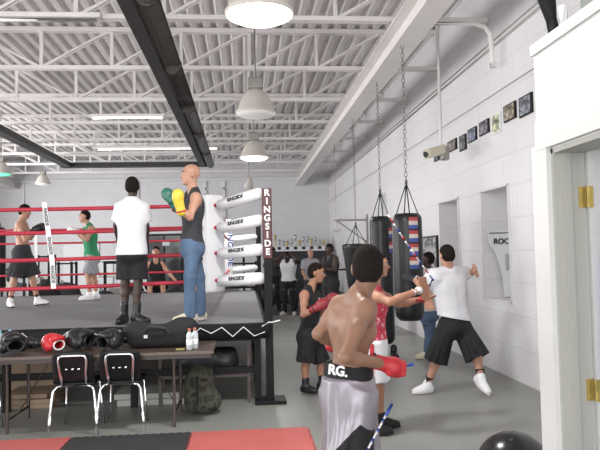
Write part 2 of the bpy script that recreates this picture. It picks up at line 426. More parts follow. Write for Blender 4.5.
# bar joists
ZC = 4.68; ZT = 5.3; xc = -3.2; pit = 1.11
def joist(y):
    t = thing('roof_truss', 'x', 'roof truss', (xc, y, ZC), 'white roof trusses')
    x0, x1 = XL+.02, XR-.02
    b = MB(); b.box(((x0+x1)/2, y-.035, ZC), (x1-x0, .05, .06)).box(((x0+x1)/2, y+.035, ZC), (x1-x0, .05, .06)); b.build('bottom_chord', 'steel_white', t)
    b = MB(); b.box(((x0+x1)/2, y-.035, ZT), (x1-x0, .05, .07)).box(((x0+x1)/2, y+.035, ZT), (x1-x0, .05, .07)); b.build('top_chord', 'steel_white', t)
    b = MB(); k = -5
    while k <= 5:
        x = xc+k*pit
        if x0 < x < x1: b.tube([(x, y, ZC), (x, y, ZT)], .040, 4)
        sgn = 1 if k > 0 else -1
        if k:
            b.tube([(x-sgn*pit, y, ZC), (x, y, ZT)], .033, 4)
            if abs(k) == 5: b.tube([(x, y, ZC), (x+sgn*.85, y, ZT)], .033, 4)
        k += 1
    b.build('web', 'steel_white', t)
    return t
ys = [6.2, 8.35, 10.6, 12.75, 14.9, 17.05, 19.2, 21.35, 23.5]
names = ['nearest', 'second', 'third', 'fourth', 'fifth', 'sixth', 'seventh', 'eighth', 'farthest']
j0 = joist(ys[0]); js = [j0]
for y in ys[1:]: js.append(copy_tree(j0, None, (0, y-ys[0], 0)))
for t, nm in zip(js, names): t['label'] = 'white steel roof truss under the corrugated deck, %s of the row counted from the camera' % nm
# curved bracket and drop rods where trusses meet the wall
p = atx(490, 24, XR-.15)
b = MB(); b.tube([(2.12, p[1], p[2]), (XR-.35, p[1], p[2]), (XR-.22, p[1], p[2]-.04), (XR-.15, p[1], p[2]-.14), (XR-.13, p[1], p[2]-.5)], .03, 8)
b.tube([(XR-.13, p[1], p[2]-.5), (XR-.13, p[1], p[2]-.56)], .045, 8)
tag(b.build('bent_pipe', 'steel_white'), 'white pipe bending down beside the right wall near the top', 'pipe')

# radiant heater tubes
def heater():
    t = thing('radiant_heater', 'long black twin heater duct hanging under the trusses in a U shape above the ring', 'heater', (-1.2, 13, 4.35))
    zz = 4.38; yN, yF = 3.0, 19.6; xr = -1.12; xl = -5.15
    MB().box((xr-.09, (yN+yF)/2, zz), (.17, yF-yN, .16)).build('duct', 'duct', t)
    tb = MB(); tb.tube([(xr+.13, yN, zz), (xr+.13, yF, zz)], .12, 12); r = tb.build('tube', 'duct_grey', t, True)
    for y in np.arange(4.2, 19, 2.6): MB().tube([(xr+.13, y-.05, zz), (xr+.13, y+.05, zz)], .127, 12).build('coupling', 'brown_metal', t)
    MB().box(((xr+xl)/2, yF, zz), (xr-xl+.4, .22, .14)).build('cross_duct', 'duct', t)
    MB().box((xl, (5+yF)/2, zz), (.24, yF-5, .14)).build('duct', 'duct', t)
    tb = MB(); tb.tube([(xl-.2, 5, zz+.03), (xl-.2, yF, zz+.03)], .05, 8); tb.build('tube', 'duct_grey', t, True)
    for y in ys[1:-2]:
        MB().tube([(xr, y, zz+.08), (xr, y, ZC)], .008, 4).build('hanger', 'galv', t); MB().tube([(xl, y, zz+.05), (xl, y, ZC)], .008, 4).build('hanger', 'galv', t)
heater()

# high bay lamps
def high_bay(x, y, z, label, glow='lamp_lens', s=1.0, light=0):
    t = thing('high_bay_lamp', label, 'lamp', (x, y, z), 'bell shaped high bay lamps')
    MB().lathe([(.27*s, 0), (.275*s, .02*s), (.25*s, .05*s), (.21*s, .16*s), (.15*s, .26*s), (.09*s, .32*s), (.06*s, .34*s)], (x, y, z), 28).build('lamp_shade', 'lamp_shell', t, True)
    MB().lathe([(.02*s, -.055*s), (.12*s, -.05*s), (.20*s, -.035*s), (.262*s, -.004*s), (.262*s, .004*s)], (x, y, z), 28).build('lens', glow, t, True)
    b = MB(); b.box((x, y, z+.41*s), (.20*s, .16*s, .15*s), bev=.02); b.build('ballast_box', 'galv', t)
    MB().tube([(x, y, z+.48*s), (x, y, ZD+.01)], .012, 6).build('hanger', 'galv', t)
    if light:
        l = bpy.data.lights.new('lamp_light', 'AREA'); l.shape = 'DISK'; l.size = .4; l.energy = light; l.color = (1, .99, .96)
        o = bpy.data.objects.new('lamp_light', l); C.objects.link(o); o.parent = t; o.location = (0, 0, -.07)
p = at(259.5, 15, 5.2); high_bay(p[0], 5.2, p[2]+.0, 'brightly glowing bell lamp nearest the camera at the top edge', 'lamp_glow', 1.03, 90)
p = at(256, 114, 9.3); high_bay(p[0], 9.3, p[2], 'large unlit bell lamp with grey shade, second from the camera', 'lamp_lens', 1.08, 0)
p = at(254, 158, 12.3); high_bay(p[0], 12.3, p[2], 'lit bell lamp with white glowing rim above the ring corner post', 'lamp_glow', 1.0, 70)
p = at(43, 187, 21.5); high_bay(p[0], 21.5, p[2]+.1, 'small pale bell lamp hanging far away above the shirtless person on the left', 'lamp_lens', .9, 0)
p = at(1, 174, 16.5); high_bay(p[0], 16.5, p[2], 'lamp glowing green at the left edge of the view', 'lamp_green', .9, 0)
p = at(249, 184, 17.5); t = thing('speaker_horn', 'small hanging horn-shaped fitting, farthest in the row of bell lamps', 'horn', p)
MB().lathe([(.13, -.1), (.13, -.06), (.09, .06), (.06, .14), (.03, .18)], p, 16, ax=(.25, -.3, 1)).build('horn', 'lamp_shell', t, True)
MB().tube([p+V(0, 0, .12), V(p[0], p[1], ZD+.01)], .014, 6).build('hanger', 'galv', t)
# fluorescent strips on the trusses
for (px, py, Y, L, lab) in ((128, 118, 14.2, 1.6, 'lit fluorescent strip light under the truss above the standing person in the long white shirt'), (158, 149, 17.5, 3.4, 'long bright fluorescent strip light just left of the heater duct end'), (440, 18, 8.0, 1.0, None), (37, 20, 8.3, 1.6, 'white fluorescent fixture near the top left corner')):
    if lab is None: continue
    p = at(px, py, Y); t = thing('strip_light', lab, 'strip light', p, 'strip lights on the trusses')
    MB().box(p+V(0, 0, .05), (L, .16, .06), bev=.01).build('housing', 'steel_white', t)
    MB().tube([p+V(-L*.46, 0, 0), p+V(L*.46, 0, 0)], .03, 8).build('lamp_tube', 'tube_glow' if Y > 10 else 'white_paint', t, True)
    if abs(p[2]-ZC) > .1: MB().tube([p+V(-L*.4, 0, .08), V(p[0]-L*.4, Y, ZD-.01)], .008, 4).tube([p+V(L*.4, 0, .08), V(p[0]+L*.4, Y, ZD-.01)], .008, 4).build('hanger', 'galv', t)

# ------------------------------------------------------------------ office cubicle with doorway at right
XP = 1.47
yc = atx(541, 250, XP)[1]; ztop = atx(534, 55.5, XP)[2]
yd = atx(554, 250, XP)[1]; zd = atx(552, 142, XP)[2]
ob = MB(); TW = .15
def obx(x0, x1, y0, y1, z0, z1): ob.box(((x0+x1)/2, (y0+y1)/2, (z0+z1)/2), (x1-x0, y1-y0, z1-z0))
zo = zd-.03; ydo = yd+.0
obx(XP, XP+TW, ydo, yc, 0, ztop); obx(XP, XP+TW, -1.2, ydo, zo, ztop); obx(XP, XP+TW, -1.2, ydo-.95, 0, zo)
obx(XP+TW, XR, yc-TW, yc, 0, ztop); obx(XP, XR, -1.2, yc, ztop, ztop+.05)
struct(ob.build('wall_office', 'door_white'))
cs = MB()
cs.box((XP-.012, (yc+yd)/2+.005, zd/2), (.024, yc-yd+.02, zd)); cs.box((XP-.012, yd-.5, zd+.05), (.03, 1.2, .15)); cs.box((XP-.004, 1, ztop+.02), (.026, 2*(yc-1)+.004, .05))
struct(cs.build('trim_5', 'door_white'))
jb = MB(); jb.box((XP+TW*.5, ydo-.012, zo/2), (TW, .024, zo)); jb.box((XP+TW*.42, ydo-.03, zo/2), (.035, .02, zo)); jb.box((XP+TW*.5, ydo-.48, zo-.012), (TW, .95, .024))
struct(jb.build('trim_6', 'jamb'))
dr = struct(MB().box((XP+TW+.43, ydo-.03, zo/2), (.84, .045, zo-.03)).build('door_1', 'door_white'))
for py in (197, 387):
    q = atx(584, py, XP+TW-.01)
    h = MB().box((XP+TW-.012, ydo-.026, q[2]), (.036, .012, .10)).box((XP+TW+.012, ydo-.056, q[2]), (.026, .006, .10)); h.tube([(XP+TW+.001, ydo-.06, q[2]-.05), (XP+TW+.001, ydo-.06, q[2]+.05)], .007, 8)
    h.build('hinge', 'brass', dr)
# blue strip of unknown kind hanging on the open door, drawn as a cord
t = MB(); q0 = atx(600, 200, XP+TW+.03)
pts = [(XP+TW+.085, ydo-.075, 1.80), (XP+TW+.05, ydo-.075, 1.5), (XP+TW+.035, ydo-.075, 1.1), (XP+TW+.035, ydo-.075, .75)]
tag(MB().tube(pts, .010, 6).build('hanging_strip', 'blue'), 'dark blue strip hanging on the open door by the brass hinges', 'hanging strip')
# things stored on the cubicle roof
q = atx(556, 20, XP+.05)
zr = ztop+.052
tag(MB().box((XP+.28, yc-.5, zr+.35), (.30, .55, .70), bev=.01).build('storage_box', mat('greygreen', (.22, .25, .23), .6)), 'grey green box on the roof of the white cubicle', 'box')
tag(MB().tube([(XP+.09, yc-.14, zr), (XP+.09, yc-.14, zr+.15)], .02, 10).build('white_tube', 'white_vinyl'), 'short white tube upright on the cubicle roof edge', 'tube')
blk = MB(); blk.tube([(XP+.10, yc-.03, zr+.04), (XP+.05, yc-.05, zr+.25), (XP+.03, yc-.06, zr+.6)], [.03, .05, .07], 8)
tag(blk.build('black_cloth', 'black_fabric'), 'black cloth bundle at the corner of the cubicle roof', 'cloth')

# ------------------------------------------------------------------ right wall: pictures, camera, poster, board
pics = [(435, 440, 152, 162.5), (448.5, 457.5, 138.5, 152.5), (460.5, 467, 133.5, 152), (469, 477.5, 126.5, 143), (480.5, 490, 119, 136), (493.5, 502, 111.5, 135), (505, 517, 102, 122), (520.5, 533.5, 93.5, 117)]
plab = ['tiny dark framed picture half hidden behind the wall camera', 'small framed picture first to the right of the wall camera', 'narrow framed picture, second to the right of the wall camera', 'bluish framed picture, third to the right of the wall camera', 'black framed picture in the middle of the row on the right wall',
        'tall pale green unframed picture in the row on the right wall', 'black framed group picture, second from the cubicle', 'black framed picture highest in the row, next to the cubicle']
pcol = [(.08, .09, .12), (.2, .17, .16), (.13, .14, .14), (.17, .19, .26), (.16, .15, .18), (.36, .38, .26), (.24, .2, .15), (.16, .17, .2)]
for i, (x0, x1, y0, y1) in enumerate(pics):
    xm = (x0+x1)/2; pc = atx(xm, (y0+y1)/2, XR); ya, yb = atx(x1, (y0+y1)/2, XR)[1], atx(x0, (y0+y1)/2, XR)[1]
    zt = atx(xm, y0+1.5, XR)[2]; zb = atx(xm, y1-1.5, XR)[2]
    t = thing('framed_picture', plab[i], 'picture', (XR-.02, (ya+yb)/2, zb), 'row of pictures on the right wall')
    MB().box((XR-.012, (ya+yb)/2, (zt+zb)/2), (.022, yb-ya, zt-zb)).build('frame', 'black_plastic' if i != 5 else 'poster_white', t)
    pm = ramp_mat('print_%s' % 'abcdefgh'[i], [tuple(c*.35 for c in pcol[i]), pcol[i], tuple(min(1, c*2.3) for c in pcol[i]), tuple(c*.6 for c in pcol[i])], 9, .4)
    MB().box((XR-.026, (ya+yb)/2, (zt+zb)/2), (.006, (yb-ya)*.8, (zt-zb)*.84)).build('print', pm, t)
# security camera on a pole
pc = atx(441, 150, XR-.45); Yc = pc[1]
t = thing('security_camera', 'beige security camera on a white pole in front of the right wall', 'camera', pc)
ptop = at(436, 76, Yc); MB().tube([V(pc[0], Yc, pc[2]), V(pc[0], Yc, ZD+.01)], .022, 8).build('pole', 'steel_white', t)
a = at(424, 150, Yc); d = unit(V(-.9, -.45, -.28)); fx, fy, fz = frame(d)
MB().box(V(pc[0], Yc, pc[2])+d*.12, (.15, .13, .36), bev=.02, ax=[fx, fy, fz]).build('housing', 'beige', t)
MB().tube([V(pc[0], Yc, pc[2])+d*.29, V(pc[0], Yc, pc[2])+d*.315], .045, 12).build('lens', 'black_plastic', t)
MB().box(V(pc[0]+.05, Yc, pc[2]-.05), (.12, .12, .2), bev=.02).build('bracket', 'galv', t)
# black framed board low on the wall behind the bags
ya, yb = atx(439, 255, XR)[1], atx(424, 255, XR)[1]; zt, zb = atx(431, 236, XR)[2], atx(431, 275, XR)[2]
t = thing('framed_poster', 'tall black framed poster on the right wall behind the hanging bags', 'poster', (XR-.02, (ya+yb)/2, zb))
MB().box((XR-.015, (ya+yb)/2, (zt+zb)/2), (.025, yb-ya, zt-zb)).build('frame', 'black_plastic', t)
MB().box((XR-.03, (ya+yb)/2, (zt+zb)/2), (.006, (yb-ya)*.86, (zt-zb)*.92)).build('print', ramp_mat('poster_print', [(.3, .3, .32), (.5, .5, .52), (.12, .12, .13), (.6, .6, .62)], 6, .4), t)
# cut-out display with ROCK lettering in the near recess
yq = w2f-.06; t = thing('display_board', 'white display board lettered ROCK standing in the near wall recess', 'display board', (XR+.28, yq, wz0))
zq = lambda py: at(500, py, yq)[2]
xA, xB = at(489, 240, yq)[0], XR+.50
zs = [(xA-.02, zq(229)), (xA+.0, zq(243)), (xA+.06, zq(250)), (xA+.13, zq(262)), (xA+.18, zq(278)), (xA+.2, wz0+.018), (xB, wz0+.018), (xB, zq(229))]
vs = [(a, yq-.012, b) for a, b in zs]+[(a, yq+.012, b) for a, b in zs]; n = len(zs)
fs = [tuple(range(n-1, -1, -1)), tuple(range(n, 2*n))]+[(i, (i+1) % n, n+(i+1) % n, n+i) for i in range(n)]
link_mesh('board', vs, fs, 'poster_white', t)
text('lettering', 'ROCK', .105, ((xA+xB)/2-.02, yq-.02, zq(241.5)), (1, 0, 0), (0, 0, 1), 'text_black', t)
MB().box(((xA+xB)/2, yq-.016, zq(233)), (xB-xA, .008, .012)).build('stripe', 'text_black', t)
MB().box((xA+.30, yq-.016, zq(262)), (.16, .008, .22)).build('printed_picture', ramp_mat('gp', [(.2, .2, .22), (.45, .46, .5), (.1, .1, .1)], 9, .5), t)

# ------------------------------------------------------------------ boxing ring
RZ = .87
XI0, XI1, YI0, YI1 = -6.05, -.33, 7.78, 13.2      # rope square
XO0, XO1, YO0, YO1 = -6.7, .22, 7.1, 13.85        # platform
ring = thing('boxing_ring', 'raised boxing ring with grey canvas, red ropes and white corner pads', 'boxing ring', ((XO0+XO1)/2, (YO0+YO1)/2, 0))
b = MB(); b.box(((XO0+XO1)/2, (YO0+YO1)/2, RZ-.04), (XO1-XO0-.05, YO1-YO0-.05, .08)); b.build('canvas', 'canvas', ring)
# apron skirt rolls over the edge
ep = [(.0, .0), (.03, -.012), (.055, -.045), (.06, -.10), (.05, -.16), (.03, -.17)]
sk = MB()
cor = [(XO0, YO0, -1, -1), (XO1, YO0, 1, -1), (XO1, YO1, 1, 1), (XO0, YO1, -1, 1)]
vs = []; fs = []; m = len(ep)
for (x, y, sx, sy) in cor:
    for e, z in ep: vs.append((x-sx*.03+sx*e, y-sy*.03+sy*e, RZ+.004+z))
for c in range(4):
    for i in range(m-1): a, d = c*m, ((c+1) % 4)*m; fs.append((a+i, d+i, d+i+1, a+i+1))
link_mesh('apron_skirt', vs, fs, 'skirt', ring, True)
b = MB()
for z in (RZ-.16, .36):
    b.box(((XO0+XO1)/2, YO0+.12, z), (XO1-XO0-.2, .05, .07)); b.box((XO1-.1, (YO0+YO1)/2, z), (.05, YO1-YO0-.2, .07))
for y in np.linspace(YO0+.8, YO1-.3, 6): b.box(((XO0+XO1)/2, y, RZ-.13), (XO1-XO0-.2, .05, .09))
for x in (XO0+.3, XO1-.1): b.box((x, (YO0+YO1)/2, RZ-.14), (.05, YO1-YO0-.2, .09))
b.build('platform_frame', 'black_metal', ring)
lg = [(x, y) for x in np.linspace(XO0+.15, XO1-.1, 6) for y in (YO0+.12, YO1-.12)]+[(x, y) for y in np.linspace(YO0+1.2, YO1-1.2, 4) for x in (XO1-.1, XO0+.15)]
for x, y in lg: MB().box((x, y, (RZ-.09)/2), (.07, .07, RZ-.09)).build('platform_leg', 'black_metal', ring)
# lacing along the apron
lc = MB(); pts = []
px_ = [(30, 335), (48, 328), (62, 336), (78, 327), (92, 336)]
for k in range(60):
    x = XO1-.02-k*.115; pts.append((x, YO0-.045-.006*math.sin(k), RZ-.03-.10*((k % 2) if k % 5 else .6)))
lc.tube(pts, .006, 5).build('lacing', 'white_vinyl', ring)
MB().tube([(XO1-.05, YO0-.05, RZ-.03), (XO1+.03, YO0+.0, RZ+.01), (.27, 7.13, RZ+.0), (.37, 7.15, RZ+.02)], .007, 5).build('lacing', 'white_vinyl', ring)
HT = [2.21, 1.945, 1.64, 1.32]
def sagrope(a, b_, r, name, m, n=14, sag=.015, rnd=0):
    a = V(*a); b_ = V(*b_); pts = []
    for i in range(n+1):
        t = i/n; p = a+(b_-a)*t; p[2] -= sag*4*t*(1-t); pts.append(p)
    return MB().tube(pts, r, 8).build(name, m, ring, True)
for i, z in enumerate(HT):
    sagrope((XI0, YI0, z), (XI1, YI0, z), .024, 'rope', 'rope_red', sag=.02+.01*i)
    sagrope((XI0, YI1, z), (XI1, YI1, z), .022, 'rope', 'rope_red')
    sagrope((XI1, YI0, z), (XI1, YI1, z), .022, 'rope', 'rope_red')
    sagrope((XI0, YI0, z), (XI0, YI1, z), .022, 'rope', 'rope_red')
# corner posts and turnbuckle covers
def post(x, y, sx, sy, near):
    t = thing('ring_post', 'black ring corner post lettered RINGSIDE on a square base, nearest the camera' if near else 'x', 'ring post', (x, y, 0), 'ring corner posts')
    MB().box((x, y, 1.16), (.085, .085, 2.29)).build('pole', 'black_metal', t)
    MB().box((x, y, .02), (.34, .30, .04), bev=.01).build('base_plate', 'black_metal', t)
    MB().box((x, y, 1.955), (.105, .105, .78), bev=.010).build('post_cover', 'maroon' if near else 'black_metal', t)
    if near:
        for i, ch in enumerate('RINGSIDE'): text('letter', ch, .098, (x, y-.057, 2.29-i*.093), (1, 0, 0), (0, 0, 1), 'text_white', t)
    return t
posts = [(.25, 7.2, 1, -1, True, 'Y'), (.29, 13.78, 1, 1, False, 'black ring corner post on the far right corner of the ring'), (-6.6, 7.2, -1, -1, False, 'black ring corner post at the front left of the ring'), (-6.6, 13.78, -1, 1, False, 'black ring corner post at the far left of the ring')]
for x, y, sx, sy, near, lab in posts:
    t = post(x, y, sx, sy, near)
    if not near: t['label'] = lab
    cx, cy = (XI1 if sx > 0 else XI0), (YI0 if sy < 0 else YI1)
    for i, z in enumerate(HT):
        z1 = z+[.09, .055, .03, .03][i]
        a = V(cx+sx*.03, cy+sy*.03, z-.01); c = V(x-sx*.06, y-sy*.06, z1)
        pd = MB(); d = (c-a); L = np.linalg.norm(d)
        pd.tube([a, a+d*.04, a+d*.5, a+d*.96, c], [.045, .066, .070, .066, .05], 14)
        o = pd.build('turnbuckle_cover', 'white_vinyl', ring, True)
        if near:
            u = unit(d); nrm = unit(V(-.55, -.8, .25)); nrm = unit(nrm-u*np.dot(nrm, u)); yy = np.cross(nrm, u)
            text('lettering', 'RINGSIDE', .06, a+d*.5+nrm*.071+V(0, 0, -.0), u, yy, 'text_black', o, ext=.002)
    # padded corner cover on the ropes
    o = MB().box((cx-sx*.04, cy-sy*.04, 1.755), (.30, .10, 1.17), rz=PI/4*(-1 if sx*sy > 0 else 1), bev=.04).build('corner_pad', 'white_vinyl', ring, True)
    if near:
        ax = V(math.cos(PI/4), math.sin(PI/4), 0)
        text('lettering', 'RINGSIDE', .11, V(cx+.155, cy+.03, 1.72), V(0, 0, -1), V(.72, -.69, 0), 'blue', o, ext=.002)
# rope spacers
def spacer(xt, xb, y, nm='rope_spacer'):
    pts = [V(xt, y-.03, 2.27), V(xt+(xb-xt)*.45, y-.035, 1.93), V(xt+(xb-xt)*.85, y-.035, 1.6), V(xb, y-.035, 1.27)]
    vs = []; fs = []
    for i, p in enumerate(pts):
        vs += [p+V(-.028, -.006, 0), p+V(.028, -.006, 0), p+V(.028, .004, 0), p+V(-.028, .004, 0)]
        if i: a = (i-1)*4; fs += [(a+k, a+(k+1) % 4, a+4+(k+1) % 4, a+4+k) for k in range(4)]
    o = link_mesh(nm, vs, fs, 'white_vinyl', ring)
    if y < 9:
        for k in range(3):
            c = (pts[k]+pts[k+1])/2+V(0, -.009, 0); u = unit(pts[k+1]-pts[k])
            text('lettering', 'RINGSIDE', .05, c, u, np.cross(V(0, -1, 0), u), 'text_black', o, ext=.001, sx=.95)
xt = at(45, 210, YI0)[0]; xb = at(54.5, 285, YI0)[0]; spacer(xt, xb, YI0)
spacer(xt-2.0, xt-1.9, YI0)
for x in (-2.25, -4.1): spacer(x, x+.02, YI1)

# ------------------------------------------------------------------ stored under the ring
p = at(228, 352, 7.45)
t = thing('storage_shelf', 'low dark metal shelf under the front right of the ring', 'shelf', (-.46, 7.36, 0))
for z in (.70, .30): MB().box((-.46, 7.36, z), (.98, .30, .035)).build('shelf', 'brown_metal', t)
for sx in (-.48, .48):
    for sy in (-.16, .16): MB().box((-.46+sx, 7.36+sy*.8, .35), (.035, .035, .70)).build('leg', 'brown_metal', t)
bg = SDF().box((-.46, 7.36, .46), (.36, .12, .13), rad=.08, k=.02).ell((-.70, 7.34, .45), (.13, .12, .12), k=.04).ell((-.24, 7.34, .44), (.14, .12, .11), k=.05)
tag(bg.build('gear_bag', 'black_leather', None, .02), 'black gear bag lying on the low shelf under the ring', 'bag')
g = []
def slab(px0, px1, py, Y, th, dep, m, lab, name, cat, group=None, rz=0, zb=None):
    a, c = at(px0, py, Y), at(px1, py, Y); x0, x1 = a[0], c[0]
    z = zb if zb is not None else max(th/2+.001, a[2])
    return tag(MB().box(((x0+x1)/2, Y+dep/2, z), (x1-x0, dep, th), rz=rz, bev=.008).build(name, m), lab, cat, group)
slab(117, 188, 399, 7.25, .065, .5, 'foam', 'lower of the two pale foam slabs under the ring behind the right chair', 'foam_slab', 'slab', 'foam slabs under the ring', zb=.034)
slab(114, 182, 389, 7.27, .06, .45, 'foam', 'upper of the two pale foam slabs under the ring behind the right chair', 'foam_slab', 'slab', 'foam slabs under the ring', zb=.098)
slab(2, 52, 402, 7.3, .05, .5, 'wood_pale', 'bottom wooden board stacked under the ring at the left', 'wooden_board', 'board', 'boards under the ring', zb=.026)
slab(5, 50, 396, 7.3, .05, .5, 'wood_pale', 'middle wooden board stacked under the ring at the left', 'wooden_board', 'board', 'boards under the ring', zb=.077)
slab(3, 47, 390, 7.34, .05, .5, 'wood_pale', 'top wooden board stacked under the ring at the left', 'wooden_board', 'board', 'boards under the ring', zb=.128)
a = at(2, 372, 7.6); c = at(50, 400, 7.5)
tag(MB().box(((a[0]+c[0])/2, 7.9, .29), (abs(c[0]-a[0]), .04, .42), ax=[V(1, 0, 0), V(0, .95, -.3), V(0, .3, .95)]).build('plywood_panel', 'wood_pale'), 'pale plywood panel leaning under the ring behind the table legs', 'panel')
for i, (px, py) in enumerate(((14, 370), (28, 369), (8, 374))):
    q = at(px, py, 7.35)
cb = SDF().ell((-.49, 6.80, .24), (.155, .15, .23), k=.04).ell((-.40, 6.78, .13), (.14, .14, .12), k=.06).ell((-.54, 6.8, .12), (.10, .13, .11), k=.05).ell((-.46, 6.8, .42), (.11, .10, .08), k=.06)
t = thing('camouflage_bag', 'green camouflage pack slumped on the floor under the right table end', 'bag', (-.49, 6.8, 0))
cb.build('body', 'camo', t, .02); MB().tube([(-.5, 6.67, .40), (-.5, 6.635, .28), (-.5, 6.66, .12)], .014, 6).build('strap', 'black_fabric', t)

# ------------------------------------------------------------------ mats
TS = 1.05
def puzzle(x0, y1, m, lab):
    vs = []; out = []
    N = 14; s = TS/N
    def edge(a, c, nrm, amp):
        a = V(*a); c = V(*c); nn = V(*nrm); pts = []
        for k in range(N):
            for t, h in ((0, 0), (.18, 0), (.10, .85), (.62, .85), (.54, 0)): pts.append(a+(c-a)*(k+t)/N+nn*h*amp)
        return pts
    y0 = y1-TS; x1 = x0+TS
    out += edge((x0, y0), (x1, y0), (0, 1), .02)+edge((x1, y0), (x1, y1), (1, 0), .022)+edge((x1, y1), (x0, y1), (0, 1), .022)+edge((x0, y1), (x0, y0), (1, 0), .022)
    n = len(out); vs = [(q[0], q[1], .0005) for q in out]+[(q[0], q[1], .019) for q in out]
    fs = [tuple(range(n-1, -1, -1)), tuple(range(n, 2*n))]+[(i, (i+1) % n, n+(i+1) % n, n+i) for i in range(n)]
    return tag(link_mesh('floor_mat', vs, fs, m), lab, 'mat', 'puzzle floor mats')
YM = 6.02
puzzle(-.515, YM, 'mat_red', 'red foam puzzle mat nearest the shirtless person in front of the table')
puzzle(-1.57, YM, 'mat_black', 'black foam puzzle mat between two red ones')
puzzle(-2.625, YM, 'mat_red', 'red foam puzzle mat at the bottom left corner')
puzzle(-.515, YM-TS, 'mat_black', 'black foam puzzle mat of the second row below the right red mat')

# ------------------------------------------------------------------ folding table and chairs
TZ = .715; TY0, TY1 = 6.22, 6.98; TX0, TX1 = -2.80, -.31
t = thing('folding_table', 'long dark brown folding table with boxing gear on it in front of the ring', 'table', ((TX0+TX1)/2, (TY0+TY1)/2, 0))
MB().box(((TX0+TX1)/2, (TY0+TY1)/2, TZ-.012), (TX1-TX0, TY1-TY0, .024), bev=.006).build('tabletop', 'wood_top', t)
b = MB(); b.box(((TX0+TX1)/2, TY0+.03, TZ-.045), (TX1-TX0-.06, .02, .045)); b.box(((TX0+TX1)/2, TY1-.03, TZ-.045), (TX1-TX0-.06, .02, .045)); b.build('table_frame', 'brown_metal', t)
MB().box(((TX0+TX1)/2, TY0-.002, TZ-.012), (TX1-TX0, .008, .026)).build('table_edging', mat('edging', (.12, .09, .075), .4), t)
for x in (-2.22, TX1-.38):
    for y in (TY0+.08, TY1-.08):
        MB().tube([(x, y, TZ-.03), (x, y, .0), ], .016, 8).build('leg', 'brown_metal', t)
    MB().tube([(x, TY0+.08, .12), (x, TY1-.08, .12)], .013, 8).build('brace', 'brown_metal', t)
    MB().tube([(x, TY0+.38, .12), (x+.34*(1 if x < -1.5 else -1), TY0+.38, TZ-.03)], .010, 8).build('brace', 'brown_metal', t)
def chair(x, y, lab):
    t = thing('stacking_chair', lab, 'chair', (x, y, 0), 'chairs at the folding table')
    W = .183
    # y is the rear leg line (nearest the camera); seat runs away from camera under the table
    def R(dx, dy, z): return (x+dx, y+dy, z)
    for s in (-1, 1):
        MB().tube([R(s*(W+.035), -.02, 0), R(s*(W+.02), .0, .20), R(s*W, .02, .40), R(s*(W-.03), .035, .435), R(s*(W-.08), .05, .445)], .0125, 8).build('leg', 'chrome', t, True)
        MB().tube([R(s*(W+.0), .42, 0), R(s*(W-.03), .38, .41), R(s*(W-.06), .37, .43)], .0115, 8).build('leg', 'chrome', t, True)
    MB().tube([R(-W+.05, .045, .44), R(W-.05, .045, .44)], .0125, 8).build('crossbar', 'chrome', t, True)
    pts = [R(-.105, .045, .44), R(-.115, .0, .56), R(-.125, -.025, .68), R(-.115, -.03, .715), R(-.09, -.03, .725), R(.09, -.03, .725), R(.115, -.03, .715), R(.125, -.025, .68), R(.115, .0, .56), R(.105, .045, .44)]
    MB().tube(pts, .0125, 8).build('back_frame', 'chrome', t, True)
    vs = []; fs = []; nx, nz = 9, 9
    for th in (0, .016):
        for j in range(nz):
            z = .465+.30*j/(nz-1)
            for i in range(nx):
                u = -1+2*i/(nx-1); hw = .185*(1-.12*max(0, (j-6)/2)**2)
                vs.append(R(u*hw, .055-.07*(z-.465)/.3+.0-.02*u*u+th, z-(.02*u*u if j == nz-1 else 0)))
    q = nx*nz
    for j in range(nz-1):
        for i in range(nx-1):
            a = j*nx+i; fs += [(a, a+1, a+nx+1, a+nx), (q+a, q+a+nx, q+a+nx+1, q+a+1)]
    for i in range(nx-1): fs += [(i, q+i, q+i+1, i+1), ((nz-1)*nx+i, (nz-1)*nx+i+1, q+(nz-1)*nx+i+1, q+(nz-1)*nx+i)]
    for j in range(nz-1): fs += [(j*nx, (j+1)*nx, q+(j+1)*nx, q+j*nx), (j*nx+nx-1, q+j*nx+nx-1, q+(j+1)*nx+nx-1, (j+1)*nx+nx-1)]
    link_mesh('backrest', vs, fs, 'black_plastic', t, True)
    for dx in (-.055, .0, .055): MB().ball(R(dx, -.012, .60), (.013, .008, .010), 8, 6).build('rivet', 'chrome', t, True)
    MB().box(R(0, .235, .455), (.37, .38, .03), bev=.014).build('seat', 'black_plastic', t, True)
    return t
def dupchair(c0, x0, y0, x, y, lab): c = copy_tree(c0, None, (x-x0, y-y0, 0)); c['label'] = lab; return c
xa = at(73.3, 429, 6.15)[0]; xbb = at(120.3, 428, 6.15)[0]
c0 = chair(xa, 6.15, 'black stacking chair with chrome frame, left of the two fully visible')
dupchair(c0, xa, 6.15, xbb, 6.16, 'black stacking chair with chrome frame, right of the two fully visible')
dupchair(c0, xa, 6.15, -2.54, 6.15, 'stacking chair cut off by the left edge with one chrome leg showing')

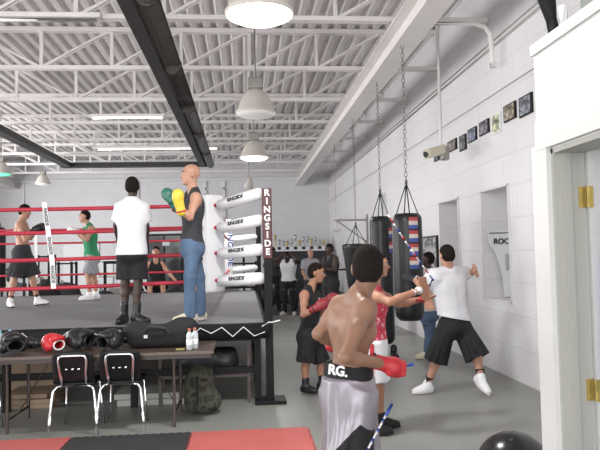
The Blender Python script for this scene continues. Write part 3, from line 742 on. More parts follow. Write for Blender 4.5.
# ------------------------------------------------------------------ gear on the table
def headgear(px, py, Y, yaw, m, m2, lab, s=1.0, roll=0):
    c = at(px, py, Y); c[2] = TZ+.098*s+.001
    f = V(math.cos(yaw), math.sin(yaw), 0); r = V(f[1], -f[0], 0); u = V(0, 0, 1)
    g = SDF().ell(c, (.105*s, .125*s, .10*s), (r, f, u), .01)
    g.ell(c+r*.085*s-u*.03*s+f*.04*s, (.035*s, .06*s, .055*s), (r, f, u), .03).ell(c-r*.085*s-u*.03*s+f*.04*s, (.035*s, .06*s, .055*s), (r, f, u), .03)
    g.ell(c+f*.09*s+u*.045*s, (.09*s, .035*s, .035*s), (r, f, u), .03)
    g.ell(c-u*.01*s, (.078*s, .095*s, .08*s), (r, f, u), .01, 's').ell(c+f*.12*s-u*.03*s, (.058*s, .10*s, .055*s), (r, f, u), .02, 's').ell(c-u*.10*s, (.07*s, .09*s, .05*s), (r, f, u), .015, 's')
    t = thing('headgear', lab, 'headgear', (c[0], c[1], TZ), 'boxing headgear on the table')
    g.build('shell', m, t, .009)
    MB().tube([c+f*.11*s+r*(.07*s)*math.cos(a)+u*(.05*s)*math.sin(a)-u*.02 for a in np.linspace(0, 2*PI, 17)[:-1]], .009*s, 6, True).build('trim', m2, t, True)
    return t
headgear(52, 333, 6.52, -.6, 'red_leather', 'white_vinyl', 'red headgear with white trim lying on the table above the left chair', .9)
headgear(79, 329, 6.6, -.4, 'black_leather', 'black_leather', 'shiny black headgear with pale edge right of the red headgear', 1.1)
headgear(112, 330, 6.5, -2.2, 'black_leather', 'black_leather', 'black leather headgear on the table behind the right chair', 1.05)
headgear(11, 331, 6.45, -.9, 'black_leather', 'dark_fabric', 'black headgear at the left end of the table in front of the blue bottles', 1.1)
def glove_lump(px, Y, m, lab, rz=0, s=1):
    c = at(px, 335, Y); z = TZ+.001; f = V(math.cos(rz), math.sin(rz), 0); r = V(-f[1], f[0], 0)
    c[2] = z+.07*s
    g = SDF().ell(c, (.11*s, .075*s, .07*s), (f, r, V(0, 0, 1)), .02).ell(c+r*.06*s+f*.02, (.06*s, .03*s, .03*s), (f, r, V(0, 0, 1)), .02).cap(c-f*.10*s, c-f*.17*s, .05*s, .055*s, .03)
    t = thing('boxing_glove', lab, 'glove', (c[0], c[1], TZ), 'spare gloves on the table'); g.build('padding', m, t, .011)
    MB().tube([c-f*.12*s+r*.057*s*math.cos(a)+V(0, 0, .057*s*math.sin(a)) for a in np.linspace(0, 2*PI, 13)[:-1]], .006, 6, True).build('cuff_trim', 'dark_fabric', t, True)
glove_lump(96, 6.86, 'black_leather', 'small dark boxing glove behind the two black headgears on the table', .8, .6)
glove_lump(30, 6.84, 'black_leather', 'black boxing glove left of the red headgear on the table', 2.6, .8)
# blue pads at left
for px, lab in ((10, 'small light blue bottle standing behind the leftmost headgear'), (0, 'light blue bottle cut by the left edge on the table')):
    c = at(px, 330, 6.75); tag(MB().lathe([(.03, 0), (.034, .02), (.034, .13), (.015, .17), (.014, .2)], (c[0], c[1], TZ+.001), 14).build('sports_bottle', mat('ltblue_%d' % px, (.22, .42, .55), .4), None, True), lab, 'bottle', 'blue bottles on the table')
# duffel bag
c0_ = at(167, 335, 6.6); z = TZ+.001
g = SDF().box((c0_[0]-.08, 6.62, z+.10), (.30, .13, .10), rad=.08, k=.03).ell((c0_[0]-.30, 6.62, z+.17), (.13, .12, .09), k=.07).ell((c0_[0]+.16, 6.62, z+.19), (.15, .12, .10), k=.07).ell((c0_[0]-.05, 6.6, z+.16), (.2, .13, .06), k=.06)
t = thing('duffel_bag', 'slumped black duffel bag on the table behind the clear bottles', 'bag', (c0_[0], 6.62, TZ)); g.build('body', 'black_fabric', t, .014)
MB().tube([(c0_[0]-.22, 6.5, z+.14), (c0_[0]-.15, 6.46, z+.22), (c0_[0]+.0, 6.46, z+.20), (c0_[0]+.06, 6.5, z+.12)], .014, 6).build('handle', 'dark_fabric', t)
MB().box((c0_[0]-.19, 6.475, z+.12), (.035, .006, .03)).build('tag', 'wrap_white', t); MB().box((c0_[0]+.0, 6.476, z+.16), (.05, .006, .02)).build('tag', 'red_leather', t)
# two water bottles
for px, Y, lab in ((189.5, 6.32, 'left of two clear water bottles with orange caps on the table end'), (195, 6.38, 'right of two clear water bottles with orange caps on the table end')):
    c = at(px, 345, Y); t = thing('water_bottle', lab, 'bottle', (c[0], c[1], TZ), 'clear water bottles')
    MB().lathe([(.026, 0), (.031, .01), (.031, .10), (.029, .105), (.031, .12), (.030, .145), (.014, .172), (.0135, .178)], (c[0], c[1], TZ+.001), 18).build('body', 'water', t, True)
    MB().lathe([(.0315, .045), (.032, .05), (.032, .09), (.0315, .095)], (c[0], c[1], TZ+.001), 18).build('bottle_label', 'poster_white', t, True)
    MB().lathe([(.016, .178), (.016, .198), (.012, .203)], (c[0], c[1], TZ+.001), 14).build('cap', 'cap_orange', t, True)
tag(MB().box((at(181, 345, 6.4)[0], 6.36, TZ+.006), (.09, .05, .01), bev=.003).build('wallet', mat('wallet', (.35, .3, .12), .6)), 'small tan wallet lying left of the bottles', 'wallet')

# ------------------------------------------------------------------ heavy bags
def chain(p0, p1, n, r=.006, name='chain', parent=None, m='galv', w=.02):
    p0 = V(*p0); p1 = V(*p1); b = MB(); d = unit(p1-p0); x, y, _ = frame(d, (0, 1, 0))
    for i in range(n):
        c = p0+(p1-p0)*(i+.5)/n; L = np.linalg.norm(p1-p0)/n*.62; s = x if i % 2 else y
        b.tube([c+d*L*math.cos(a)+s*w*math.sin(a) for a in np.linspace(0, 2*PI, 9)[:-1]], r, 4, True)
    return b.build(name, m, parent)
def heavy_bag(x, y, z0, z1, r, lab, prof=None, straps=False, top=None):
    t = thing('heavy_bag', lab, 'punching bag', (x, y, z0), 'hanging punching bags'); H = z1-z0
    prof = prof or [(.02, 0), (r*.7, .01), (r*.95, .06), (r, .14), (r, H-.12), (r*.97, H-.05), (r*.8, H-.01), (.02, H)]
    MB().lathe(prof, (x, y, z0), 28).build('body', 'black_leather', t, True)
    hz = z1+.38; rr = r*.82
    b = MB()
    for k in range(4):
        a = PI/4+k*PI/2+.3; b.tube([(x+rr*math.cos(a), y+rr*math.sin(a), z1-.05), (x, y, hz)], .008, 5)
    b.build('strap', 'black_fabric', t)
    MB().tube([(x, y, hz-.03), (x, y, hz+.04)], .02, 8).build('swivel', 'galv', t)
    top = top or ZB-.35
    chain((x, y, hz+.03), (x, y, top), int((top-hz)/.055), .005, 'chain', t)
    return t
p = at(408.5, 268, 8.1); XA = p[0]; z1 = at(408, 213, 8.1)[2]; z0 = at(408, 321, 8.1)[2]
A = heavy_bag(XA, 8.1, z0, z1, .185, 'black leather heavy bag with red, white and blue strips, nearest the person in white t-shirt')
# stickers: red white blue stacks curved on the bag
def strip(t, x, y, r, a0, a1, z0_, z1_, m, nm='sticker'):
    vs = []; fs = []; n = 6
    for z in (z0_, z1_):
        for i in range(n+1):
            a = a0+(a1-a0)*i/n; vs.append((x+r*math.cos(a), y+r*math.sin(a), z))
    for i in range(n): fs.append((i, i+1, n+1+i+1, n+1+i))
    return link_mesh(nm, vs, fs, m, t, True)
M['st_red'] = mat('st_red', (.4, .05, .05), .5); M['st_blue'] = mat('st_blue', (.05, .08, .28), .5); M['st_white'] = mat('st_white', (.55, .5, .45), .5)
for x, y, ac, rr, t_, zt in ((XA, 8.1, -PI/2+.18, .188, A, at(410, 218, 8.1)[2]),):
    z = zt
    for k in range(4):
        for m, h in (('st_red', .045), ('st_white', .05), ('st_blue', .05)):
            strip(t_, x, y, rr, ac-.33, ac+.33, z-h, z, m); z -= h
        z -= .02
p = at(382, 268, 9.9); XB_ = p[0]; z1 = at(382, 216, 9.9)[2]; z0 = at(382, 344, 9.9)[2]
B = heavy_bag(XB_, 9.9, z0, z1, .175, 'long black heavy bag just left of the nearest bag')
z = at(388, 228, 9.9)[2]
for k in range(2):
    for m, h in (('st_red', .05), ('st_white', .05), ('st_blue', .06)):
        strip(B, XB_, 9.9, .178, -PI/2+.5, -PI/2+1.2, z-h, z, m); z -= h
    z -= .06
p = at(356.5, 262, 12.6); XC_ = p[0]; z1 = at(356, 244, 12.6)[2]; r = .28; H = 1.05
heavy_bag(XC_, 12.6, z1-H, z1, r, 'wide tapering black heavy bag hanging behind the shirtless person', [(.02, 0), (.12, .01), (.16, .1), (.2, .4), (.24, .75), (r*.98, H-.08), (r, H-.03), (r*.9, H), (.02, H+.01)])
p = at(-4, 245, 14.8); heavy_bag(p[0], 14.8, .95, 2.35, .2, 'dark heavy bag cut off by the left edge beyond the ring')
# spare ropes and chains hanging
for px, y0_, y1_, Y, lab in ((341, 168, 232, 15.5, 'thin chain hanging alone, farthest along the beam'), ):
    a, c = at(px, y0_, Y), at(px, y1_, Y); a[0] = 2.2; t = thing('hanging_chain', lab, 'chain', (a[0], Y, c[2]))
    MB().tube([(a[0], Y, ZB-.35), (a[0], Y, c[2])], .008, 5).build('chain', 'galv', t)
    MB().tube([(a[0]-.08, Y, c[2]+.05), (a[0], Y, c[2]), (a[0]+.1, Y, c[2]+.06)], .012, 5).build('hook', 'galv', t)
# wall vertical pipe and bracket behind bags
tag(MB().tube([(XR-.04, 14.9, .9), (XR-.04, 14.9, 3.0)], .05, 10).build('wall_pipe', 'white_vinyl', None, True), 'short vertical white pipe on the right wall behind the bags', 'pipe')
t = thing('wall_bracket', 'metal wall bracket for a bag on the far right wall', 'bracket', (XR, 17.2, 2.2)); bb = MB()
bb.box((XR-.45, 17.2, 2.5), (.9, .05, .05)).tube([(XR-.85, 17.2, 2.5), (XR-.03, 17.2, 1.9)], .02, 6).box((XR-.02, 17.2, 2.2), (.04, .08, .9)); bb.build('arm', 'galv', t)

# ------------------------------------------------------------------ black ball in the foreground
c = at(515, 475, 3.95); R_ = .24
t = thing('exercise_ball', 'glossy black ball on the floor at the bottom edge beside the cubicle', 'ball', (c[0], 3.95, 0))
MB().ball((c[0], 3.95, R_), R_, 40, 26).build('shell', mat('ball_black', (.012, .012, .013), .22), t, True)
MB().lathe([(.0, 0), (.014, .002), (.012, .006), (0, .008)], V(c[0]-.05, 3.95-.09, R_+.215), 12, (-.2, -.38, .9)).build('valve', 'dark_fabric', t)

# ------------------------------------------------------------------ people
UP = V(0, 0, 1)
def lerp(a, b, t): return a+(b-a)*t
def add_hand(S, W, d, n, s, curl, side):
    # W wrist, d direction of the forearm, n palm normal (fingers curl towards n), side +-1 for thumb
    d = unit(d); n = unit(n-d*np.dot(n, d)); c = np.cross(d, n)*side
    S.box(W+d*.045*s, (.040*s, .015*s, .046*s), (c, n, d), rad=.013*s, k=.015)
    for i, (off, L) in enumerate(((.030, .92), (.010, 1.0), (-.010, .94), (-.029, .74))):
        p = W+d*.086*s+c*off*s; a = curl*.35
        for j, l in enumerate((.042, .027, .021)):
            q = p+(d*math.cos(a)+n*math.sin(a))*l*L*s; S.cap(p, q, (.0095-.0008*j)*s, (.0087-.0008*j)*s, .006); p = q; a += curl
    p = W+d*.028*s+c*.03*s
    for dd, l in ((d*.55+c*.75+n*.3, .042), (d*.85+c*.3+n*(.25+.4*min(curl, 1)), .032)):
        q = p+unit(dd)*l*s; S.cap(p, q, .0115*s, .0095*s, .01); p = q

def human(label, J, skin, top=None, bottom=None, shoes=None, hands=('open', 'open'), hair='short', s=1.0, h=.011, hc=None, face=None, twist=None, build=1.0, legs=True, curl=.5, palm=None, hairm='hair', group=None, butt=1):
    fz = min(J['AL'][2], J['AR'][2])-.085*s
    root = thing('person', label, 'person', ((J['AL'][0]+J['AR'][0])/2, (J['AL'][1]+J['AR'][1])/2, fz), group)
    SL, SR, PV = J['SL'], J['SR'], J['PV']; sm = (SL+SR)/2; up = unit(sm-PV); L = np.linalg.norm(sm-PV)
    rt = SR-SL; rt = unit(rt-up*np.dot(rt, up)); f = np.cross(up, rt); bx = build
    if twist is None: prt = unit(V(rt[0], rt[1], 0))
    else: prt = unit(V(*twist))
    pf = np.cross(UP, prt)
    HL, HR = PV-prt*.09*s-UP*.03*s, PV+prt*.09*s-UP*.03*s
    NK = J['NK']; HD = J['HD']; hf = unit(J['FD']); hr = unit(np.cross(hf, UP)); hu = np.cross(hr, hf)
    hs = J.get('hs', s)
    def H(a, b, c): return HD+hr*a*hs+hf*b*hs+hu*c*hs
    def torso(S, inf=0, k=.05, low=True):
        S.ell(PV+up*.70*L, (.158*s*bx+inf, .105*s*bx+inf, .34*L+inf), (rt, f, up), k)
        S.ell(PV+up*.32*L, (.132*s*bx+inf, .095*s*bx+inf, .36*L+inf), (rt, f, up), k)
        if low: S.ell(PV, (.155*s*bx+inf, .112*s*bx+inf, .14*s+inf), (prt, pf, UP), k)
        for sg, P in ((-1, SL), (1, SR)):
            S.cap(NK-up*.02*s, P-rt*sg*.01*s, .045*s+inf, .053*s+inf, k)
            S.cap(P-up*.06*s-rt*sg*.03*s, PV+up*.40*L+rt*sg*.075*s*bx, .055*s*bx+inf, .05*s*bx+inf, k)
            S.ell(sm-up*.24*L+rt*sg*.075*s+f*.062*s*bx, (.08*s+inf, .045*s*bx+inf, .07*s+inf), (rt, f, up), k)
            S.ell(sm-up*.24*L+rt*sg*.085*s-f*.055*s*bx, (.07*s+inf, .042*s*bx+inf, .09*s+inf), (rt, f, up), k)
            if low: S.ell(PV+prt*sg*.07*s-pf*.055*s*butt-UP*.05*s, (.085 if butt == 1 else .075)*s+inf, None, k)
    S = SDF(); torso(S)
    S.cap(sm-up*.35*L-f*.134*s*bx, PV+up*.25*L-f*.122*s*bx, .022*s, .022*s, .05, 's')
    S.cap(NK-up*.05*s, H(0, -.012, -.05), .056*s, .052*s, .035)
    arms = (('L', SL, J['EL'], J['WL'], -1), ('R', SR, J['ER'], J['WR'], 1))
    for nm, P, E_, W_, sg in arms:
        S.ell(P-up*.01*s, (.058*s*bx, .058*s*bx, .064*s), None, .04)
        m1 = lerp(P, E_, .45); S.cap(P, m1, .048*s*bx, .046*s*bx, .03).cap(m1, E_, .046*s*bx, .036*s*bx, .03)
        m2 = lerp(E_, W_, .3); S.cap(E_, m2, .037*s*bx, .041*s*bx, .02).cap(m2, W_, .041*s*bx, .026*s, .02)
    for i, (nm, P, E_, W_, sg) in enumerate(arms):
        d = J.get('D'+nm, W_-E_)
        pn = J.get('N'+nm, -rt*sg)
        if hands[i] == 'open': add_hand(S, W_, d, np.asarray(pn, float), s, curl, J.get('T'+nm, sg))
        else: S.ell(W_+unit(d)*.02*s, (.028*s, .028*s, .032*s), frame(d), .02)
    if legs:
        for sg, P, K_, A_, T_ in ((-1, HL, J['KL'], J['AL'], J['TL']), (1, HR, J['KR'], J['AR'], J['TR'])):
            S.cap(P, lerp(P, K_, .5), .082*s*bx, .07*s*bx, .04).cap(lerp(P, K_, .5), K_, .07*s*bx, .052*s, .03)
            bk = unit(np.cross(np.cross(K_-A_, unit(T_)), K_-A_))
            cf = lerp(K_, A_, .3)-bk*.012*s
            S.cap(K_, cf, .050*s, .054*s, .02).cap(cf, A_, .052*s, .034*s, .02)
            Tu = unit(T_); Uu = np.cross(unit(np.cross(Tu, UP)), Tu); S.cap(A_-Uu*.015*s, A_+Tu*.13*s-Uu*.055*s, .034*s, .024*s, .03).ell(A_-Tu*.03*s-Uu*.04*s, .031*s, None, .02)
    # head
    ax = (hr, hf, hu)
    S.ell(H(0, -.012, .03), (.074*hs, .094*hs, .088*hs), ax, .01)
    S.ell(H(0, .022, -.035), (.057*hs, .066*hs, .075*hs), ax, .03)
    S.ell(H(0, .066, -.088), (.024*hs, .02*hs, .02*hs), ax, .03)
    S.ell(H(0, .076, .032), (.05*hs, .018*hs, .012*hs), ax, .015)
    if h < .02:
        for sg in (-1, 1): S.ell(H(sg*.031, .098, .010), .015*hs, None, .012, 's')
        S.ell(H(0, .080, -.053), (.025*hs, .014*hs, .012*hs), ax, .008)
    S.cap(H(0, .082, .014), H(0, .102, -.018), .009*hs, .015*hs, .01)
    for sg in (-1, 1): S.ell(H(sg*.077, -.006, -.005), (.011*hs, .021*hs, .032*hs), ax, .008)
    body = S.build('body', skin, root, h)
    if hair != 'bald':
        g = SDF(); t = .006 if hair == 'short' else .016
        g.ell(H(0, -.014, .032), (.074*hs+t, .094*hs+t, .088*hs+t), ax, .01)
        g.cap(H(0, -.055, -.01), H(0, -.045, -.05), .05*hs, .04*hs, .03)
        g.ell(H(0, -.035, -.015), (.076*hs, .068*hs, .066*hs), ax, .02)
        if hair == 'long': g.ell(H(0, -.04, .035), (.09*hs, .09*hs, .09*hs), ax, .03)
        g.plane(H(0, .047, .045), (hf*.86-hu*.5)); g.plane(H(0, -.02, -.075), -hu)
        g.box(H(0, .13, -.02), (.12*hs, .118*hs, .066*hs), ax, .01*hs, .01, 's')
        g.build('hair', hairm, root, min(h, .011))
    if face is not False and h < .02:
        for sg in (-1, 1):
            e = MB().ball(H(sg*.031, .074, .010), .012*hs, 12, 8).build('eye', 'eye_white', root, True)
            MB().ball(H(sg*.031, .0815, .010), .0062*hs, 8, 6).build('iris', 'eye_dark', e, True)
            MB().tube([H(sg*.015, .094, .031), H(sg*.032, .091, .036), H(sg*.048, .078, .031)], .0042*hs, 5).build('eyebrow', 'hair', root, True)
        MB().tube([H(-.022, .088, -.054), H(0, .095, -.053), H(.022, .088, -.054)], .004*hs, 5).build('lips', 'maroon' if skin == 'skin_dark' else 'lip', root, True)
    # top
    if top:
        kind, m = top[0], top[1]; o = top[2] if len(top) > 2 else {}
        inf = o.get('inf', .022 if kind == 'tee' else .010)*s; hem = o.get('hem', .02); T = SDF(); torso(T, inf, .06)
        T.cap(sm-up*.16*L, NK-up*.0, .085*s+inf, .05*s, .05)
        hp = PV+UP*hem*s
        if kind == 'tee':
            T.ell(lerp(PV, sm, .35), (.158*s*bx+inf, .118*s*bx+inf, .34), (rt, f, up), .05)
            T.ell(PV-UP*.02, (.172*s*bx+inf, .125*s*bx+inf, .25), (prt, pf, UP), .05)
            for nm, P, E_, W_, sg in arms:
                q = lerp(P, E_, o.get('sleeve', .72)); T.cone(P-unit(E_-P)*.01, q, .066*s*bx+inf*.5, (.078+o.get('wide', 0))*s*bx, .004, 5, .05, 0)
        else:
            for nm, P, E_, W_, sg in arms:
                T.ell(P+rt*sg*.035*s+up*.0, (.070*s, .075*s, .105*s), (rt, f, up), .01, 's')
        T.plane(hp, o.get('hn', -UP)); nn = o.get('neck', .062)
        T.ell(NK+up*.035*s+f*.022*s, (nn*s, (nn+.012)*s, .058*s), (rt, f, up), .008, 's')
        if kind != 'tee': T.ell(NK+f*.07*s-up*.02*s, (.062*s, .075*s, .085*s), (rt, f, up), .01, 's').ell(NK-f*.06*s-up*.0*s, (.06*s, .05*s, .06*s), (rt, f, up), .01, 's')
        if kind == 'tee': T.cap(sm-up*.35*L-f*(.142*s*bx+inf), PV+up*.25*L-pf*(.146*s*bx+inf), .010*s, .012*s, .05, 's')
        tp = T.build('shirt' if kind == 'tee' else 'tank_top', m, root, min(h, .012))
    # bottom
    if bottom:
        kind, m = bottom[0], bottom[1]; o = bottom[2] if len(bottom) > 2 else {}
        T = SDF(); inf = .014*s
        T.ell(PV, (.158*s*bx+inf, .116*s*bx+inf, .15*s), (prt, pf, UP), .04)
        T.ell(PV-UP*.09*s, (.15*s*bx+inf, .12*s*bx+inf, .11*s), (prt, pf, UP), .04)
        bq = butt
        for sg in (-1, 1): T.ell(PV+prt*sg*.07*s-pf*.058*s*bq-UP*.05*s, .085*s+inf*(.5 if bq < 1 else 1), None, .04)
        if o.get('fold'): T.cone(PV+UP*.06*s, PV-UP*.40*s, .146*s, .168*s, .012, 9, .03, 0, 1, .86)
        for sg, P, K_, A_ in ((-1, HL, J['KL'], J['AL']), (1, HR, J['KR'], J['AR'])):
            if kind == 'shorts':
                ln = o.get('len', .85); q = lerp(P, K_, ln) if ln <= 1 else lerp(K_, A_, ln-1)
                T.cone(P+UP*.03*s, q, .092*s*bx+inf*.6, o.get('flare', .115)*s, o.get('amp', .006)*s, 6, .035, .014*s if h < .02 else 0, sg)
            else:
                T.cone(P+UP*.03*s, K_, .090*s*bx+inf*.5, .064*s, .003, 5, .02); T.cap(K_, K_, .064*s, None, .02)
                T.cone(K_, A_-UP*.03*s, .065*s, o.get('cuff', .062)*s, .004, 4, .02)
        T.plane(PV+UP*o.get('waist', .10)*s, UP)
        bt = T.build('shorts' if kind == 'shorts' else 'trousers', m, root, min(h, .012))
        if o.get('inset'):
            ic, ia, ih = o['inset']; T.ops.append(('o', None, None, None, .006)); n0 = len(T.ops)
            A_m = np.array(ia); T.ops.append(('i', lambda P: (np.abs((P-ic)@A_m.T)-np.array(ih)).max(-1), None, None, 0)); T.build('side_panel', 'black_fabric', bt, .0075)
        if o.get('band'):
            g = SDF(); g.ell(PV+UP*(o['waist']-.05)*s, (.150*s*bx+inf, .112*s*bx+inf, .4), (prt, pf, UP), .01); wn = UP
            g.plane(PV+UP*(o['waist']+.004)*s, UP); g.plane(PV+UP*(o['waist']-.09)*s, -UP); g.build('waistband', o['band'], bt, .009)
    if shoes and legs:
        for sg, A_, T_, K_ in ((-1, J['AL'], J['TL'], J['KL']), (1, J['AR'], J['TR'], J['KR'])):
            T_ = unit(T_); g = SDF(); rr = np.cross(T_, UP); rr = unit(rr); uu = np.cross(rr, T_)
            g.cap(A_-T_*.03*s-uu*.03*s, A_+T_*.15*s-uu*.052*s, .046*s, .036*s, .03).cap(A_-uu*.005*s, A_+T_*.10*s-uu*.04*s, .044*s, .038*s, .02).ell(A_+T_*.08*s-uu*.055*s, (.044*s, .10*s, .028*s), (rr, T_, uu), .03)
            g.ell(A_-T_*.035*s-uu*.05*s, (.038*s, .04*s, .04*s), (rr, T_, uu), .02)
            hi = shoes[1] if len(shoes) > 1 else .03
            g.cap(A_, A_+unit(K_-A_)*hi*s, .046*s, .05*s, .02)
            g.plane(A_-uu*.078*s, -uu)
            sh = g.build('shoe', shoes[0], root, min(h, .010))
            g = SDF(); g.ell(A_+T_*.06*s-uu*.075*s, (.048*s, .142*s, .02*s), (rr, T_, uu), 0); g.plane(A_-uu*.066*s, uu).plane(A_-uu*.088*s, -uu)
            g.build('sole', shoes[2] if len(shoes) > 2 else shoes[0], sh, .008)
            if len(shoes) > 3: MB().tube([A_+uu*.0, A_+unit(K_-A_)*.10*s], [.047*s, .049*s], 14).build('sock', shoes[3], root, True)
    J['root'] = root; J['H'] = H; J['fr'] = (rt, f, up); J['p'] = (prt, pf)
    return root
M['lip'] = mat('lip', (.30, .10, .08), .4)
def glove(root, W, d, n, m, s=1.0, cuff='white_vinyl', name='boxing_glove', wristr=.045):
    d = unit(d); n = unit(np.asarray(n, float)-d*np.dot(n, d)); c = np.cross(d, n)
    g = SDF().cap(W-d*.05*s, W+d*.02*s, wristr*s, wristr*1.05*s, .02).ell(W+d*.09*s, (.062*s, .055*s, .08*s), (c, n, d), .03).ell(W+d*.12*s+n*.02*s, (.06*s, .05*s, .055*s), (c, n, d), .03)
    g.cap(W+d*.04*s+c*.05*s, W+d*.10*s+c*.055*s+n*.03*s, .022*s, .022*s, .012)
    o = g.build(name, m, root, .009)
    MB().tube([W-d*.045*s+(c*math.cos(a)+n*math.sin(a))*wristr*1.08*s for a in np.linspace(0, 2*PI, 15)[:-1]], .008*s, 6, True).build('cuff', cuff, o, True)
    return o
def wrap(root, E_, W_, m, s=1.0, name='hand_wrap'):
    d = unit(W_-E_); return MB().tube([W_-d*.07*s, W_-d*.03*s, W_+d*.01*s], [.034*s, .033*s, .033*s], 12).build(name, m, root, True)

# --- shirtless person in silver shorts, nearest the camera
J = dict(HD=at(368, 268.5, 3.52), NK=at(358.5, 292, 3.5), FD=V(.25, 1, -.12), SL=at(339.5, 306, 3.64), SR=at(366, 309, 3.34), PV=at(348.5, 388, 3.52),
         EL=at(318, 334, 3.66), WL=at(340, 345, 3.86), ER=at(345, 357, 3.18), WR=at(384, 364, 3.36), hs=1.06)
J['KL'] = at(355, 470, 3.72); J['KR'] = at(346, 474, 3.42)
J['AL'] = V(J['KL'][0]-.06, J['KL'][1]-.06, .09); J['AR'] = V(J['KR'][0]-.10, J['KR'][1]-.05, .09); J['TL'] = V(.9, .4, 0); J['TR'] = V(.9, .2, 0)
J['DR'] = V(.9, .1, -.28); J['DL'] = V(.8, .3, 0)
boxer = human('shirtless person in silver satin shorts seen from behind, nearest the camera', J, 'skin_brown', None, ('shorts', 'satin', dict(waist=.135, len=.93, flare=.108, amp=.010, band='black_fabric', fold=1, inset=(at(358, 457, 3.3), [unit(V(.66, -.35, .72)), unit(V(.66, -.35, -.72)), unit(V(.5, .86, 0))], (.105, .105, .16)))), ('black_fabric', .1), ('fist', 'fist'), s=.97, h=.0075, face=False, twist=(.70, -.72, 0), butt=.4, build=.9)
rt, f, up = J['fr']; prt, pf = J['p']
def fistwrap(root, W, d, m, s=1.0):
    d = unit(d); x, y, _ = frame(d); g = SDF().cap(W-d*.06, W+d*.0, .036*s, .036*s, .01).ell(W+d*.055, (.05*s, .048*s, .056*s), (x, y, d), .02)
    for k in range(4): g.cap(W+d*.085*s+x*(.027-.018*k)*s+y*.025*s, W+d*.095*s+x*(.027-.018*k)*s-y*.02*s, .016*s, .016*s, .006)
    g.cap(W+d*.03*s-y*.035*s+x*.02*s, W+d*.085*s-y*.035*s, .015*s, .014*s, .01)
    o = g.build('hand_wrap', m, root, .007)
    MB().tube([W-d*.06*s+(x*math.cos(a)+y*math.sin(a))*.036*s for a in np.linspace(0, 2*PI, 15)[:-1]], .006*s, 6, True).build('wrap_edge', 'maroon', o, True)
    return o
fistwrap(boxer, J['WR'], J['DR'], 'red_glove', 1.08); fistwrap(boxer, J['WL'], J['DL'], 'red_glove', 1.0)
wb_ = [o for o in boxer.children if o.name.startswith('shorts')][0]
q = at(340, 371, 3.35)
text('lettering', 'RG.', .070, at(338, 371, 3.37), unit(V(.86, -.50, -.10)), unit(V(.10, 0, 1)), 'text_white', wb_, ext=.006)
# black diamond inset on the side of the shorts
c = at(361, 448, 3.22); a_ = V(.93, -.36, 0)
vs = []; fs = []
# --- jump rope held by the boxer
t = thing('jump_rope', 'blue and white beaded jump rope hanging from the red wrapped fist', 'jump rope', at(371, 445, 3.3)-V(0, 0, .2))
h0 = J['WR']+unit(J['DR'])*.06
MB().tube([h0+V(-.01, 0, -.01), at(413, 364.5, 3.38)], .009, 8).build('handle', 'blue_bead', t)
e0, e1 = at(392, 404, 3.22), at(369, 447, 3.15)
pts = [e0, lerp(e0, e1, .35), lerp(e0, e1, .7), e1, at(366, 470, 3.2)]
MB().tube([e0, lerp(e0, e1, .28)], .0085, 8).build('handle', 'blue_bead', t, True)
for k in range(11):
    a = lerp(e0, e1, .28+k*.075); b_ = lerp(e0, e1, .28+k*.075+.07); MB().tube([a, b_], .0062, 8).build('bead', 'white_vinyl' if k % 3 != 1 else 'blue_bead', t, True)

# --- second jump roper in the red top
Y = 5.8
J = dict(HD=at(378.5, 265, Y), NK=at(373, 281, Y), FD=V(.95, -.35, -.05), SL=at(377, 293, Y+.13), SR=at(370, 294, Y-.15), PV=at(374, 342, Y+.02),
         EL=at(399, 304, Y+.20), WL=at(423, 299, Y+.15), ER=at(390, 302, Y-.28), WR=at(420, 290, Y-.2), KL=at(379, 388, Y+.1), KR=at(374, 388, Y-.06), TL=V(1, -.1, 0), TR=V(1, -.1, 0), NL=V(0, -1, .3), NR=V(0, 1, .3))
J['AL'] = V(*at(381, 420, Y+.12)[:2], .09); J['AR'] = V(*at(373, 424, Y-.08)[:2], .09)
p2 = human('person in red patterned top and white shorts, arms out in front, behind the shirtless person', J, 'skin_mid', ('tank', 'red_print', dict(inf=.014, hem=-.02)), ('shorts', 'white_fabric', dict(waist=.06, len=.85, flare=.115)), ('black_fabric', .04), ('open', 'open'), s=.92, h=.0095, curl=1.1)
wrap(p2, J['ER'], J['WR'], 'wrap_white', 1.0); wrap(p2, J['EL'], J['WL'], 'red_glove', 1.0)
sh = [o for o in p2.children if o.name.startswith('shorts')][0]
MB().tube([at(372, 344, Y-.155), at(371.5, 386, Y-.175)], .02, 6).build('stripe', 'red_leather', sh)
t = thing('jump_rope', 'red, white and blue beaded jump rope raised above the outstretched hands', 'jump rope', J['WR'])
a0, a1 = at(388, 215, Y-.2), at(434, 281, Y-.22)
for k in range(16):
    a = lerp(a0, a1, k/16); b_ = lerp(a0, a1, (k+.9)/16); sgm = V(0, 0, -.012*math.sin(PI*k/16)); sg2 = V(0, 0, -.012*math.sin(PI*(k+1)/16))
    MB().tube([a+sgm, b_+sg2], .0095, 6).build('bead', ['white_vinyl', 'red_leather', 'white_vinyl', 'blue_bead'][k % 4], t, True)
MB().tube([lerp(a0, a1, .97), J['WR']+unit(J['WR']-J['ER'])*.10], .008, 6).build('handle', 'blue_bead', t, True)

